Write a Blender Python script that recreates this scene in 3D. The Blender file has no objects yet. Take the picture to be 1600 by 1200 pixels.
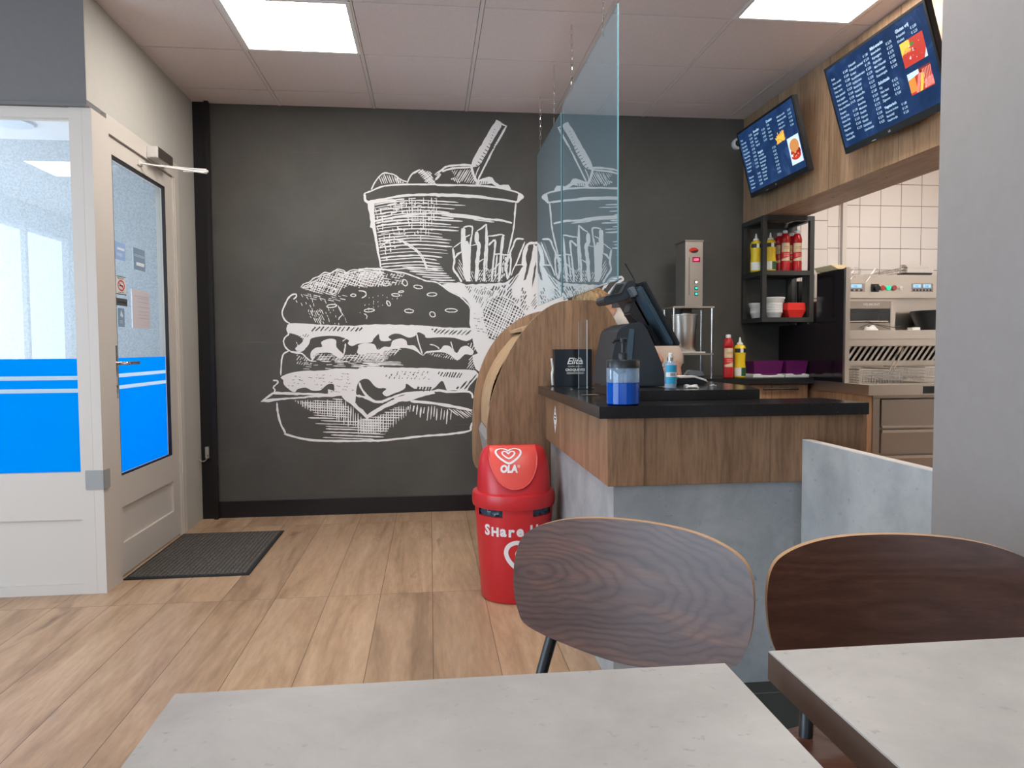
import bpy, bmesh, math, random
from mathutils import Vector, Matrix
from mathutils.geometry import tessellate_polygon
random.seed(7)
R = math.radians
sc = bpy.context.scene
C = sc.collection

# ------------------------------------------------------------------ camera
F_PX, YAW, PITCH, ROLL, EYE = 1143.9, -.1115, -.0484, -.0061, 1.094
fw = Vector((-math.sin(YAW)*math.cos(PITCH), math.cos(YAW)*math.cos(PITCH), math.sin(PITCH)))
r0 = Vector((math.cos(YAW), math.sin(YAW), 0)); u0 = r0.cross(fw)
rt = r0*math.cos(ROLL)+u0*math.sin(ROLL); up = -r0*math.sin(ROLL)+u0*math.cos(ROLL)
CAM = Vector((0, 0, EYE))
cd = bpy.data.cameras.new('camera'); cam = bpy.data.objects.new('camera', cd); C.objects.link(cam)
cd.sensor_width = 36; cd.lens = F_PX/1600*36; cd.clip_start = .02
cam.matrix_world = Matrix(((rt.x, up.x, -fw.x, 0), (rt.y, up.y, -fw.y, 0), (rt.z, up.z, -fw.z, EYE), (0, 0, 0, 1)))
sc.camera = cam

# ------------------------------------------------------------------ view, world, daylight
sc.view_settings.view_transform = 'Standard'; sc.view_settings.look = 'None'
sc.view_settings.gamma = 1; sc.view_settings.use_curve_mapping = False
sc.view_settings.exposure = 0.34
try:
    sc.cycles.use_denoising = True
    sc.cycles.max_bounces = 8; sc.cycles.transparent_max_bounces = 16
    sc.cycles.sample_clamp_indirect = 6
except Exception: pass
w = bpy.data.worlds.new('overcast_sky'); sc.world = w; w.use_nodes = True
bg = w.node_tree.nodes['Background']; bg.inputs[0].default_value = (.72, .86, 1, 1); bg.inputs[1].default_value = 1.3
PANEL_POWER = 18.5          # emission of the ceiling LED panels
def daylight(loc, rot, sx, sy, power, col=(.74, .87, 1)):
    l = bpy.data.lights.new('daylight', 'AREA'); l.shape = 'RECTANGLE'; l.size = sx; l.size_y = sy; l.energy = power; l.color = col
    o = bpy.data.objects.new('daylight', l); C.objects.link(o); o.location = loc; o.rotation_euler = rot
# light coming in through the shop windows left of and behind the camera
daylight((-4.35, -.25, 1.35), (0, R(-90), 0), 2.1, 4.3, 138, (.60, .80, 1))
daylight((-1.0, -2.6, 1.45), (R(90), 0, 0), 5.0, 2.0, 5)
daylight((-4.9, 4.36, 1.25), (0, R(-90), 0), 2.3, 1.5, 120, (.85, .93, 1))  # unseen area light added in the open air to brighten the vestibule

# ------------------------------------------------------------------ mesh helpers
ORG = {}
def org(o): return ORG.get(o.name, Vector((0, 0, 0))) if o else Vector((0, 0, 0))
def obj(name, bm, m, parent=None, smooth=False, bevel=0, solid=0):
    """link one mesh object; its vertices are given in world space"""
    me = bpy.data.meshes.new(name)
    o0 = org(parent)
    if o0.length: bmesh.ops.translate(bm, verts=bm.verts, vec=-o0)
    if bevel:
        ed = [e for e in bm.edges if len(e.link_faces) == 2 and e.calc_face_angle(0) > R(35)]
        try: bmesh.ops.bevel(bm, geom=ed, offset=bevel, segments=2, affect='EDGES', clamp_overlap=True)
        except Exception: pass
    bm.normal_update(); bm.to_mesh(me); bm.free()
    ms = m if isinstance(m, (list, tuple)) else [m]
    for q in ms: me.materials.append(q)
    if smooth:
        for p in me.polygons: p.use_smooth = True
        me.set_sharp_from_angle(angle=R(40))
    o = bpy.data.objects.new(name, me); C.objects.link(o)
    if parent: o.parent = parent; ORG[o.name] = o0
    return o
def tag(o, label, cat, group=None, kind=None):
    if label: o['label'] = label
    if cat: o['category'] = cat
    if group: o['group'] = group
    if kind: o['kind'] = kind
    return o
def thing(name, label, cat, loc, group=None):
    o = bpy.data.objects.new(name, None); C.objects.link(o); o.location = loc; o.empty_display_size = .05
    ORG[o.name] = Vector(loc)
    return tag(o, label, cat, group)
def struct(name, bm, m, parent=None, **k):
    o = obj(name, bm, m, parent, **k)
    if not parent: o['kind'] = 'structure'
    return o
def dup(root, loc, label, group=None, rotz=0):
    r = root.copy(); C.objects.link(r); r.location = loc; r.rotation_euler = (0, 0, rotz); r['label'] = label
    if group: r['group'] = group
    for ch in list(root.children):
        c = ch.copy(); C.objects.link(c); c.parent = r
        for g in list(ch.children):
            d = g.copy(); C.objects.link(d); d.parent = c
    return r
def B(): return bmesh.new()
def box(bm, x0, x1, y0, y1, z0, z1, mi=0):
    v = [bm.verts.new(p) for p in ((x0,y0,z0),(x1,y0,z0),(x1,y1,z0),(x0,y1,z0),(x0,y0,z1),(x1,y0,z1),(x1,y1,z1),(x0,y1,z1))]
    for f in ((3,2,1,0),(4,5,6,7),(0,1,5,4),(1,2,6,5),(2,3,7,6),(3,0,4,7)):
        bm.faces.new([v[i] for i in f]).material_index = mi
    return bm
def bx(*a): return box(B(), *a)
def lathe(bm, prof, c, n=32, axis='z', mi=0, sx=1, sy=1):
    """prof: (radius, height) pairs; closed at the ends"""
    rings = []
    for r, h in prof:
        ring = []
        for i in range(n):
            a = 2*math.pi*i/n; x, y = r*math.cos(a)*sx, r*math.sin(a)*sy
            p = {'z': (x, y, h), 'y': (x, h, -y), 'x': (h, x, y)}[axis]
            ring.append(bm.verts.new((c[0]+p[0], c[1]+p[1], c[2]+p[2])))
        rings.append(ring)
    for a, b in zip(rings, rings[1:]):
        for i in range(n):
            bm.faces.new((a[i], a[(i+1) % n], b[(i+1) % n], b[i])).material_index = mi
    bm.faces.new(rings[0][::-1]).material_index = mi; bm.faces.new(rings[-1]).material_index = mi
    return bm
def cyl(bm, c, r, h, n=24, axis='z', mi=0): return lathe(bm, [(r, 0), (r, h)], c, n, axis, mi)
def tube(bm, pts, r, n=8, closed=False, mi=0):
    pts = [Vector(p) for p in pts]; N = len(pts); rings = []
    prev = None
    for i, p in enumerate(pts):
        if closed: t = pts[(i+1) % N]-pts[i-1]
        else: t = pts[min(i+1, N-1)]-pts[max(i-1, 0)]
        t.normalize()
        if prev is None: a = t.cross(Vector((0, 0, 1)) if abs(t.z) < .9 else Vector((1, 0, 0)))
        else: a = prev-t*prev.dot(t)
        if a.length < 1e-6: a = t.orthogonal()
        a.normalize(); prev = a; b = t.cross(a)
        rr = r[i] if isinstance(r, (list, tuple)) else r
        rings.append([bm.verts.new(p+(a*math.cos(2*math.pi*k/n)+b*math.sin(2*math.pi*k/n))*rr) for k in range(n)])
    for i in range(N if closed else N-1):
        a, b = rings[i], rings[(i+1) % N]
        for k in range(n): bm.faces.new((a[k], a[(k+1) % n], b[(k+1) % n], b[k])).material_index = mi
    if not closed:
        bm.faces.new(rings[0][::-1]).material_index = mi; bm.faces.new(rings[-1]).material_index = mi
    return bm
def prism(bm, pts, plane, d0, d1, mi=0, mi_side=None):
    """polygon pts extruded between d0 and d1 along the axis missing from plane"""
    def P(a, b, d): return {'xz': (a, d, b), 'yz': (d, a, b), 'xy': (a, b, d)}[plane]
    A = [bm.verts.new(P(a, b, d0)) for a, b in pts]; Bv = [bm.verts.new(P(a, b, d1)) for a, b in pts]
    fs = [bm.faces.new(A), bm.faces.new(Bv[::-1])]
    n = len(pts)
    for f in fs: f.material_index = mi
    for i in range(n): bm.faces.new((A[i], Bv[i], Bv[(i+1) % n], A[(i+1) % n])).material_index = mi if mi_side is None else mi_side
    bmesh.ops.recalc_face_normals(bm, faces=bm.faces)
    return bm
def spline(pts, n=6, closed=False):
    P = [Vector(p) for p in pts]; out = []; N = len(P)
    for i in range(N if closed else N-1):
        g = lambda k: P[k % N] if closed else P[max(0, min(N-1, k))]
        a, b, c, d = g(i-1), g(i), g(i+1), g(i+2)
        for k in range(n):
            t = k/n
            out.append(.5*((2*b)+(c-a)*t+(2*a-5*b+4*c-d)*t*t+(3*b-a-3*c+d)*t**3))
    if not closed: out.append(P[-1])
    return [tuple(p) for p in out]
def ribbon(bm, pts, wd, fn, mi=0, closed=False):
    """flat stroke of width wd along 2-D pts, mapped to 3-D by fn"""
    P = [Vector(p) for p in pts]; N = len(P)
    if N < 2: return
    prev = None; first = None
    for i in range(N):
        t = (P[(i+1) % N]-P[i-1]) if closed else P[min(i+1, N-1)]-P[max(i-1, 0)]
        if t.length < 1e-9: continue
        t.normalize(); nn = Vector((-t.y, t.x))*wd/2
        a, b = bm.verts.new(fn(*(P[i]+nn))), bm.verts.new(fn(*(P[i]-nn)))
        if prev: bm.faces.new((prev[0], prev[1], b, a)).material_index = mi
        else: first = (a, b)
        prev = (a, b)
    if closed and prev: bm.faces.new((prev[0], prev[1], first[1], first[0])).material_index = mi
def poly(bm, pts, fn, mi=0):
    vs = [bm.verts.new(fn(*p)) for p in pts]
    for t_ in tessellate_polygon([[Vector((p[0], p[1], 0)) for p in pts]]):
        try: bm.faces.new([vs[i] for i in t_]).material_index = mi
        except ValueError: pass
_tx = {}
def text2d(s, size, align='LEFT', shear=0, bold=0, sx=1):
    """vertices and faces of a text laid flat in x, y"""
    cu = bpy.data.curves.new('lettering', 'FONT'); cu.body = s; cu.size = size; cu.align_x = align; cu.shear = shear; cu.offset = bold
    cu.resolution_u = 3
    o = bpy.data.objects.new('lettering', cu); C.objects.link(o)
    me = bpy.data.meshes.new_from_object(o)
    r = [(v.co.x*sx, v.co.y) for v in me.vertices], [list(p.vertices) for p in me.polygons]
    bpy.data.objects.remove(o); bpy.data.curves.remove(cu); bpy.data.meshes.remove(me)
    return r
def put_text(bm, s, size, fn, mi=0, **k):
    V, Fs = text2d(s, size, **k)
    vs = [bm.verts.new(fn(x, y)) for x, y in V]
    for f in Fs:
        try: bm.faces.new([vs[i] for i in f]).material_index = mi
        except ValueError: pass
    return bm
def raypt(px, py): return fw+rt*((px-800)/F_PX)+up*((600-py)/F_PX)
def aty(px, py, y): d = raypt(px, py); return CAM+d*(y/d.y)
def atz(px, py, z): d = raypt(px, py); return CAM+d*((z-EYE)/d.z)

# ------------------------------------------------------------------ materials
def M(name, col, rough=.5, metal=0, spec=.5, emit=None, es=0, trans=0, alpha=1, ior=1.45, coat=0):
    m = bpy.data.materials.new(name); m.use_nodes = True
    b = m.node_tree.nodes['Principled BSDF']
    b.inputs['Base Color'].default_value = (*col, 1); b.inputs['Roughness'].default_value = rough
    b.inputs['Metallic'].default_value = metal; b.inputs['Specular IOR Level'].default_value = spec
    b.inputs['IOR'].default_value = ior; b.inputs['Transmission Weight'].default_value = trans
    b.inputs['Coat Weight'].default_value = coat
    if emit: b.inputs['Emission Color'].default_value = (*emit, 1); b.inputs['Emission Strength'].default_value = es
    return m
def srgb(r, g, b):
    f = lambda c: (c/255/12.92) if c/255 <= .04045 else ((c/255+.055)/1.055)**2.4
    return (f(r), f(g), f(b))
class NT:
    def __init__(s, m): s.t = m.node_tree; s.b = s.t.nodes['Principled BSDF']
    def n(s, typ, **k):
        q = s.t.nodes.new(typ)
        for a, v in k.items(): setattr(q, a, v)
        return q
    def l(s, a, b): s.t.links.new(a, b)
    def pos(s, scale=(1, 1, 1), obj=False, rot=(0, 0, 0), loc=(0, 0, 0)):
        if obj: src = s.n('ShaderNodeTexCoord').outputs['Object']
        else: src = s.n('ShaderNodeNewGeometry').outputs['Position']
        mp = s.n('ShaderNodeMapping'); mp.inputs['Scale'].default_value = scale; mp.inputs['Rotation'].default_value = rot; mp.inputs['Location'].default_value = loc
        s.l(src, mp.inputs['Vector']); return mp.outputs['Vector']
    def noise(s, vec, scale, detail=4, rough=.55, dist=0):
        q = s.n('ShaderNodeTexNoise'); q.inputs['Scale'].default_value = scale; q.inputs['Detail'].default_value = detail
        q.inputs['Roughness'].default_value = rough; q.inputs['Distortion'].default_value = dist
        s.l(vec, q.inputs['Vector']); return q.outputs['Fac']
    def ramp(s, fac, stops):
        q = s.n('ShaderNodeValToRGB'); e = q.color_ramp.elements
        e[0].position, e[0].color = stops[0][0], (*stops[0][1], 1)
        e[1].position, e[1].color = stops[-1][0], (*stops[-1][1], 1)
        for p, c in stops[1:-1]: x = e.new(p); x.color = (*c, 1)
        s.l(fac, q.inputs['Fac']); return q.outputs['Color']
    def mix(s, fac, a, b, mode='MIX'):
        q = s.n('ShaderNodeMix', data_type='RGBA', blend_type=mode)
        for sock, v in ((q.inputs[0], fac), (q.inputs[6], a), (q.inputs[7], b)):
            if isinstance(v, bpy.types.NodeSocket): s.l(v, sock)
            elif isinstance(v, tuple): sock.default_value = (*v, 1)
            else: sock.default_value = v
        return q.outputs[2]
    def col(s, c): s.l(c, s.b.inputs['Base Color'])
    def bump(s, h, st=.2, d=.01):
        q = s.n('ShaderNodeBump'); q.inputs['Strength'].default_value = st; q.inputs['Distance'].default_value = d
        s.l(h, q.inputs['Height']); s.l(q.outputs['Normal'], s.b.inputs['Normal'])
def g3(v): return (v, v, v)
def wood(name, dark, mid, light, axis='z', rough=.45, scale=1.0, obj=False, plank=0, spec=.4):
    m = M(name, mid, rough, spec=spec); t = NT(m)
    ax = {'x': (.09, 1, 1), 'y': (1, .09, 1), 'z': (1, 1, .09)}[axis]
    v = t.pos(ax, obj); n1 = t.noise(v, 9*scale, 6, .6, .6); n2 = t.noise(v, 70*scale, 4, .7)
    c = t.ramp(n1, [(.2, dark), (.5, mid), (.82, light)])
    fine = t.ramp(n2, [(.36, g3(.62)), (.58, g3(1.08))])
    c = t.mix(.75, c, fine, 'MULTIPLY')
    if plank:
        vb = t.pos((1, 1, 1), obj)
        sep = t.n('ShaderNodeSeparateXYZ'); t.l(vb, sep.inputs[0])
        add = t.n('ShaderNodeMath', operation='ADD'); t.l(sep.outputs['X'], add.inputs[0]); t.l(sep.outputs['Y'], add.inputs[1])
        mul = t.n('ShaderNodeMath', operation='MULTIPLY'); t.l(add.outputs[0], mul.inputs[0]); mul.inputs[1].default_value = 1/plank
        fl = t.n('ShaderNodeMath', operation='FLOOR'); t.l(mul.outputs[0], fl.inputs[0])
        wn = t.n('ShaderNodeTexWhiteNoise', noise_dimensions='1D'); t.l(fl.outputs[0], wn.inputs['W'])
        tone = t.ramp(wn.outputs['Value'], [(0, g3(.72)), (1, g3(1.15))])
        c = t.mix(1.0, c, tone, 'MULTIPLY')
        fr = t.n('ShaderNodeMath', operation='FRACT'); t.l(mul.outputs[0], fr.inputs[0])
        ln = t.ramp(fr.outputs[0], [(0, g3(.45)), (.02, g3(1)), (1, g3(1))])
        c = t.mix(1.0, c, ln, 'MULTIPLY')
    t.col(c); t.bump(n2, .12, .002)
    return m
def blotch(name, a, b, rough=.5, scale=6, speck=None, spec=.4):
    m = M(name, a, rough, spec=spec); t = NT(m); v = t.pos()
    n = t.noise(v, scale, 8, .65, .3); c = t.ramp(n, [(.32, a), (.68, b)])
    if speck:
        n2 = t.noise(v, scale*9, 5, .7); c = t.mix(t.ramp(n2, [(.62, g3(0)), (.72, g3(.7))]), c, speck)
    t.col(c); t.bump(n, .05, .002); return m

FLOOR = M('oak_plank_floor', (.4, .25, .15), .38, spec=.35)
def _floor():
    t = NT(FLOOR); v = t.pos((1, 1, 1), rot=(0, 0, R(90)), loc=(0, 0, 0))
    br = t.n('ShaderNodeTexBrick'); t.l(v, br.inputs['Vector'])
    br.offset = .37; br.offset_frequency = 1; br.squash = 1
    for k, x in (('Scale', 1), ('Mortar Size', .0012), ('Mortar Smooth', 0), ('Bias', 0), ('Brick Width', 1.38), ('Row Height', .2295)): br.inputs[k].default_value = x
    br.inputs['Color1'].default_value = (0, 0, 0, 1); br.inputs['Color2'].default_value = (1, 1, 1, 1); br.inputs['Mortar'].default_value = (.5, .5, .5, 1)
    # every plank shifts the grain pattern
    sc_ = t.n('ShaderNodeVectorMath', operation='SCALE'); t.l(br.outputs['Color'], sc_.inputs[0]); sc_.inputs['Scale'].default_value = 9
    g = t.pos((1, .13, 1)); ad = t.n('ShaderNodeVectorMath', operation='ADD'); t.l(g, ad.inputs[0]); t.l(sc_.outputs[0], ad.inputs[1])
    n1 = t.noise(ad.outputs[0], 6, 6, .6, 1.0); n2 = t.noise(ad.outputs[0], 55, 4, .7)
    c = t.ramp(n1, [(.28, (.27, .165, .095)), (.46, (.45, .285, .170)), (.68, (.57, .385, .245))])
    c = t.mix(.55, c, t.ramp(n2, [(.3, g3(.68)), (.62, g3(1.08))]), 'MULTIPLY')
    kn = t.noise(t.pos((1, .35, 1)), 5.5, 3, .5, .5); c = t.mix(t.ramp(kn, [(.66, g3(0)), (.76, g3(.75))]), c, (.13, .07, .04))
    tone = t.ramp(br.outputs['Color'], [(0, g3(.88)), (1, g3(1.08))]); c = t.mix(1.0, c, tone, 'MULTIPLY')
    c = t.mix(br.outputs['Fac'], c, (.10, .06, .035)); t.col(c)
    t.bump(n2, .05, .001)
_floor()
BWALL = M('black_chalk_wallpaper', (.06, .058, .053), .55, spec=.35)
def _bwall():
    t = NT(BWALL); a = t.noise(t.pos(), 1.6, 5, .6); c = t.ramp(a, [(.3, (.076, .070, .061)), (.7, (.108, .101, .088))])
    s1 = t.noise(t.pos((.3, 1, 3.2)), 11, 7, .68); c = t.mix(t.ramp(s1, [(.60, g3(0)), (.78, g3(.25))]), c, (.17, .165, .15))
    s2 = t.noise(t.pos((.05, 1, 2.6), loc=(3, 0, 1)), 30, 3, .5); c = t.mix(t.ramp(s2, [(.70, g3(0)), (.78, g3(.35))]), c, (.26, .25, .22))
    t.col(c)
_bwall()
GREYWALL = blotch('grey_wall_paint', (.245, .220, .208), (.26, .235, .222), .6, 30)
GREYSH = blotch('shaded_grey_wall_paint', (.165, .160, .158), (.178, .172, .170), .6, 30)  # same grey paint as the pillar, its weaker light put into the colour
LWALL = blotch('pale_grey_green_wall_paint', (.50, .475, .425), (.52, .495, .445), .6, 30)
TRIMBLK = M('black_painted_wood', (.012, .010, .011), .28)
FRAMEW = M('cream_white_frame_paint', (.64, .58, .52), .38)
CEIL = blotch('ceiling_tile', (0.7, 0.6212, 0.6125), (0.7525, 0.6738, 0.6615), .85, 60, spec=.1)
CBAR = M('ceiling_grid_paint', (0.72, 0.656, 0.64), .5)
CGAP = M('ceiling_shadow_gap', (.05, .045, .045), .9)
LED = M('led_panel_diffuser', (1, 1, 1), .5, emit=(1, .955, .90), es=PANEL_POWER)
LEDF = M('led_panel_frame', (.8, .78, .76), .5)
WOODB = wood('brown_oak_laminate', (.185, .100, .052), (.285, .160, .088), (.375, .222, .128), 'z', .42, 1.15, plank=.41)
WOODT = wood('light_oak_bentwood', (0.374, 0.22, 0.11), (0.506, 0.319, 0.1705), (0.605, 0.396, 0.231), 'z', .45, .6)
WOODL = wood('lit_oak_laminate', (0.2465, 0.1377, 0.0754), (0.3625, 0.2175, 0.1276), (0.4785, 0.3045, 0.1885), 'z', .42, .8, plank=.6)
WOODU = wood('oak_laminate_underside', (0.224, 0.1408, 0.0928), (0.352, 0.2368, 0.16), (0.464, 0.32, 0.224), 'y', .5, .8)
CONC = blotch('grey_concrete_laminate', (0.2712, 0.2821, 0.2868), (0.4185, 0.4263, 0.4216), .5, 5, (0.155, 0.1628, 0.1674))
CONCL = blotch('pale_concrete_laminate', (.34, .355, .375), (.46, .47, .485), .45, 7, (.20, .21, .225))
CONCT = blotch('pale_concrete_tabletop', (.33, .312, .292), (.43, .41, .385), .40, 7, (.24, .225, .205))
TEDGE = M('brown_table_edge', (.085, .052, .038), .45)
GRANITE = M('black_granite_worktop', (.013, .013, .014), .16, spec=.5)
def _gr():
    t = NT(GRANITE); n = t.noise(t.pos(), 190, 2, .5); t.col(t.ramp(n, [(.66, (.014, .0135, .014)), (.76, (.09, .09, .095))]))
_gr()
WALNUT = M('walnut_plywood_face', (.10, .045, .028), .27, spec=.5)
def _wal():
    t = NT(WALNUT); v = t.pos((.9, 2.2, 2.6), obj=True)
    n0 = t.noise(v, 1.3, 3, .5, .4)
    mu = t.n('ShaderNodeMath', operation='MULTIPLY'); t.l(n0, mu.inputs[0]); mu.inputs[1].default_value = 44
    fr = t.n('ShaderNodeMath', operation='PINGPONG'); t.l(mu.outputs[0], fr.inputs[0]); fr.inputs[1].default_value = 1
    n2 = t.noise(t.pos((.12, 1, 1), obj=True), 160, 4, .7)
    c = t.ramp(fr.outputs[0], [(0, (.070, .026, .015)), (.5, (.082, .031, .018)), (1, (.095, .038, .022))])
    c = t.mix(.6, c, t.ramp(n2, [(.3, g3(.6)), (.65, g3(1.1))]), 'MULTIPLY'); t.col(c); t.bump(n2, .08, .001)
_wal()
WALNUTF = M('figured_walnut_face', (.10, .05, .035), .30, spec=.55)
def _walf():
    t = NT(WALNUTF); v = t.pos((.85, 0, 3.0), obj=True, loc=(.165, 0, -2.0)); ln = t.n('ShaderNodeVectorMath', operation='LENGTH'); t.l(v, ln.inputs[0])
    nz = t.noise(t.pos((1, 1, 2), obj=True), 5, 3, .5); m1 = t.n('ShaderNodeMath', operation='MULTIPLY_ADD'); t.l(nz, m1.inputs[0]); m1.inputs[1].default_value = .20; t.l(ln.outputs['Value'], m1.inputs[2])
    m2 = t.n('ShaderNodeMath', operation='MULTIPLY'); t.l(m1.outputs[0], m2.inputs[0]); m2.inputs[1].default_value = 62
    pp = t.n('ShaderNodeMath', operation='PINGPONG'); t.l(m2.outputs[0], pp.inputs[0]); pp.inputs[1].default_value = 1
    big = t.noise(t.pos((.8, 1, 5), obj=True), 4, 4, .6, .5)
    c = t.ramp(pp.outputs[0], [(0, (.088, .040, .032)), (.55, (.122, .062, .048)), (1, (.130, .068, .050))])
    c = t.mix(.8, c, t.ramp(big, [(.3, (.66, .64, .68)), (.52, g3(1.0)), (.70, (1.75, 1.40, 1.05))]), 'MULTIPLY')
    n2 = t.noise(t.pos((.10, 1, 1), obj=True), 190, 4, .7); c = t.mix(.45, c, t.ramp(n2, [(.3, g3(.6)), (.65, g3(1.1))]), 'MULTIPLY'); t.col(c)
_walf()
PLYEDGE = M('pale_plywood_edge', (.42, .24, .12), .5)
BLKMET = M('black_powder_coated_steel', (.012, .012, .013), .35)
RACKM = M('charcoal_steel_rack', (.030, .030, .027), .45)
STEEL = M('brushed_stainless_steel', (.68, .635, .575), .30, metal=1)
def _st():
    t = NT(STEEL); n = t.noise(t.pos((.05, .05, 1)), 300, 2, .6)
    q = t.n('ShaderNodeMapRange'); t.l(n, q.inputs[0]); q.inputs[3].default_value = .24; q.inputs[4].default_value = .42; t.l(q.outputs[0], t.b.inputs['Roughness'])
_st()
STEELD = M('darker_stainless_steel', (.43, .39, .345), .36, metal=1)
CHROME = M('polished_chrome', (.75, .73, .70), .12, metal=1)
DARKIN = M('dark_interior', (.012, .012, .012), .5)
BLKGLOSS = M('black_high_gloss_panel', (.012, .008, .010), .10, spec=.6)
BLKPL = M('black_plastic', (.014, .016, .018), .32)
CHARPL = M('charcoal_plastic', (.022, .027, .033), .42)
GREYPL = M('grey_plastic', (.12, .135, .15), .4)
SLATEPL = M('slate_blue_grey_plastic', (.045, .075, .10), .38)
WHT = M('white_plastic', (.72, .70, .67), .4)
MILKY = M('frosted_clear_plastic', (.55, .56, .56), .35)
FOAM = M('white_foam', (.66, .64, .61), .7)
REDP = M('glossy_red_plastic', (.56, .022, .026), .33)
REDL = M('salmon_red_plastic', (.75, .085, .065), .38)  # lighter salmon red of the bin flap
REDB = M('red_bottle_plastic', (.42, .006, .010), .3)
REDT = M('red_tray_plastic', (.66, .025, .018), .35)
YELB = M('yellow_bottle_plastic', (.72, .50, .015), .3)
GRNL = M('dark_green_label', (.02, .09, .035), .5)
CREAML = M('cream_label_paper', (.66, .52, .32), .5)
WHTL = M('white_label_paper', (.70, .69, .65), .6)
BLKL = M('black_label_print', (.015, .015, .015), .5)
PURP = M('purple_plastic', (.12, .012, .095), .25)
BLUEP = M('blue_print', (.02, .30, .48), .4)
BAG = M('blue_black_bin_liner', (.03, .06, .085), .15)
MURALW = M('off_white_mural_paint', (.90, .86, .83), .6)
RUB = M('black_rubber', (.018, .017, .018), .7)
SKIN = M('skin', (.50, .27, .18), .5); HAIR = M('dark_blonde_hair', (.36, .20, .085), .5); SHIRT = M('beige_shirt_fabric', (.60, .49, .41), .9)
TROU = M('dark_trouser_fabric', (.03, .03, .035), .9)
def _hair():
    t = NT(HAIR); n = t.noise(t.pos((1, 1, .15)), 60, 4, .6); t.col(t.ramp(n, [(.35, (.16, .085, .035)), (.65, (.52, .32, .15))])); t.bump(n, .5, .01)
_hair()
MAT = M('charcoal_ribbed_carpet', (.07, .062, .055), .95, spec=.1)
def _mat():
    t = NT(MAT); n = t.noise(t.pos(), 230, 3, .7); t.col(t.ramp(n, [(.35, (.035, .031, .028)), (.62, (.17, .15, .13))]))
_mat()
DTILE = blotch('dark_green_black_floor_tile', (.016, .018, .014), (.028, .030, .024), .22, 14)
def _dt():
    t = NT(DTILE); br = t.n('ShaderNodeTexBrick'); t.l(t.pos(loc=(.05, .24, 0)), br.inputs['Vector']); br.offset = 0
    for k, x in (('Scale', 1), ('Mortar Size', .003), ('Brick Width', .3), ('Row Height', .3)): br.inputs[k].default_value = x
    br.inputs['Color1'].default_value = (.022, .024, .018, 1); br.inputs['Color2'].default_value = (.028, .029, .022, 1); br.inputs['Mortar'].default_value = (.075, .075, .065, 1)
    t.col(br.outputs['Color'])
_dt()
def tiles(name, wdt, hgt, ox, oz):
    m = M(name, (.75, .7, .66), .18, spec=.5); t = NT(m); br = t.n('ShaderNodeTexBrick'); br.offset = 0
    v = t.pos((1, 1, 1), rot=(R(-90), 0, 0), loc=(0, 0, 0))
    a = t.n('ShaderNodeVectorMath', operation='ADD'); t.l(v, a.inputs[0]); a.inputs[1].default_value = (ox, oz, 0); t.l(a.outputs[0], br.inputs['Vector'])
    for k, x in (('Scale', 1), ('Mortar Size', .0022), ('Mortar Smooth', 0), ('Brick Width', wdt), ('Row Height', hgt)): br.inputs[k].default_value = x
    br.inputs['Color1'].default_value = (.76, .70, .655, 1); br.inputs['Color2'].default_value = (.72, .665, .62, 1); br.inputs['Mortar'].default_value = (.22, .18, .165, 1)
    t.col(br.outputs['Color']); return m
TILE15 = tiles('white_wall_tiles', .156, .151, -3.039, 1.986)
TILE20 = tiles('large_white_wall_tiles', .2, .2, -2.798, 2.019)
STUC = M('white_exterior_stucco', (.62, .68, .74), .8)
def _stu():
    t = NT(STUC); n = t.noise(t.pos(), 85, 5, .65); t.col(t.ramp(n, [(.35, (.42, .455, .49)), (.6, (.56, .59, .62))])); t.bump(n, .4, .008)
_stu()
def pane(name, tint, edge=None, refl=1.0, film=None):
    """thin clear sheet: transparent, with fresnel reflection"""
    m = bpy.data.materials.new(name); m.use_nodes = True; nt = m.node_tree; nt.nodes.clear()
    out = nt.nodes.new('ShaderNodeOutputMaterial'); tr = nt.nodes.new('ShaderNodeBsdfTransparent'); tr.inputs[0].default_value = (*tint, 1)
    gl = nt.nodes.new('ShaderNodeBsdfGlossy'); gl.inputs['Roughness'].default_value = 0.0; gl.inputs['Color'].default_value = (refl*.92, refl*.97, refl, 1)
    fr = nt.nodes.new('ShaderNodeFresnel'); fr.inputs['IOR'].default_value = 1.5
    mx = nt.nodes.new('ShaderNodeMixShader'); ge = nt.nodes.new('ShaderNodeNewGeometry')
    iv = nt.nodes.new('ShaderNodeMath'); iv.operation = 'SUBTRACT'; iv.inputs[0].default_value = 1.7; nt.links.new(ge.outputs['Backfacing'], iv.inputs[1])
    iv2 = nt.nodes.new('ShaderNodeMath'); iv2.operation = 'SUBTRACT'; iv2.inputs[0].default_value = 1; nt.links.new(ge.outputs['Backfacing'], iv2.inputs[1])
    mu = nt.nodes.new('ShaderNodeMath'); mu.operation = 'MULTIPLY'; mu.use_clamp = True; nt.links.new(fr.outputs[0], mu.inputs[0])
    m3 = nt.nodes.new('ShaderNodeMath'); m3.operation = 'MULTIPLY'; nt.links.new(iv2.outputs[0], m3.inputs[0]); m3.inputs[1].default_value = 1.7; nt.links.new(m3.outputs[0], mu.inputs[1])
    nt.links.new(mu.outputs[0], mx.inputs[0]); nt.links.new(tr.outputs[0], mx.inputs[1]); nt.links.new(gl.outputs[0], mx.inputs[2]); nt.links.new(mx.outputs[0], out.inputs[0])
    return m
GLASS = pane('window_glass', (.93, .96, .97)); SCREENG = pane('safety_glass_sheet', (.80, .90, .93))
ACRYL = pane('clear_acrylic', (.90, .94, .95)); BOTCLR = pane('clear_bottle_plastic', (.80, .88, .92))
GEDGE = M('glass_cut_edge', (.15, .33, .38), .2, spec=.6)
AEDGE = M('acrylic_cut_edge', (.55, .58, .58), .2, spec=.6)
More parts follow.
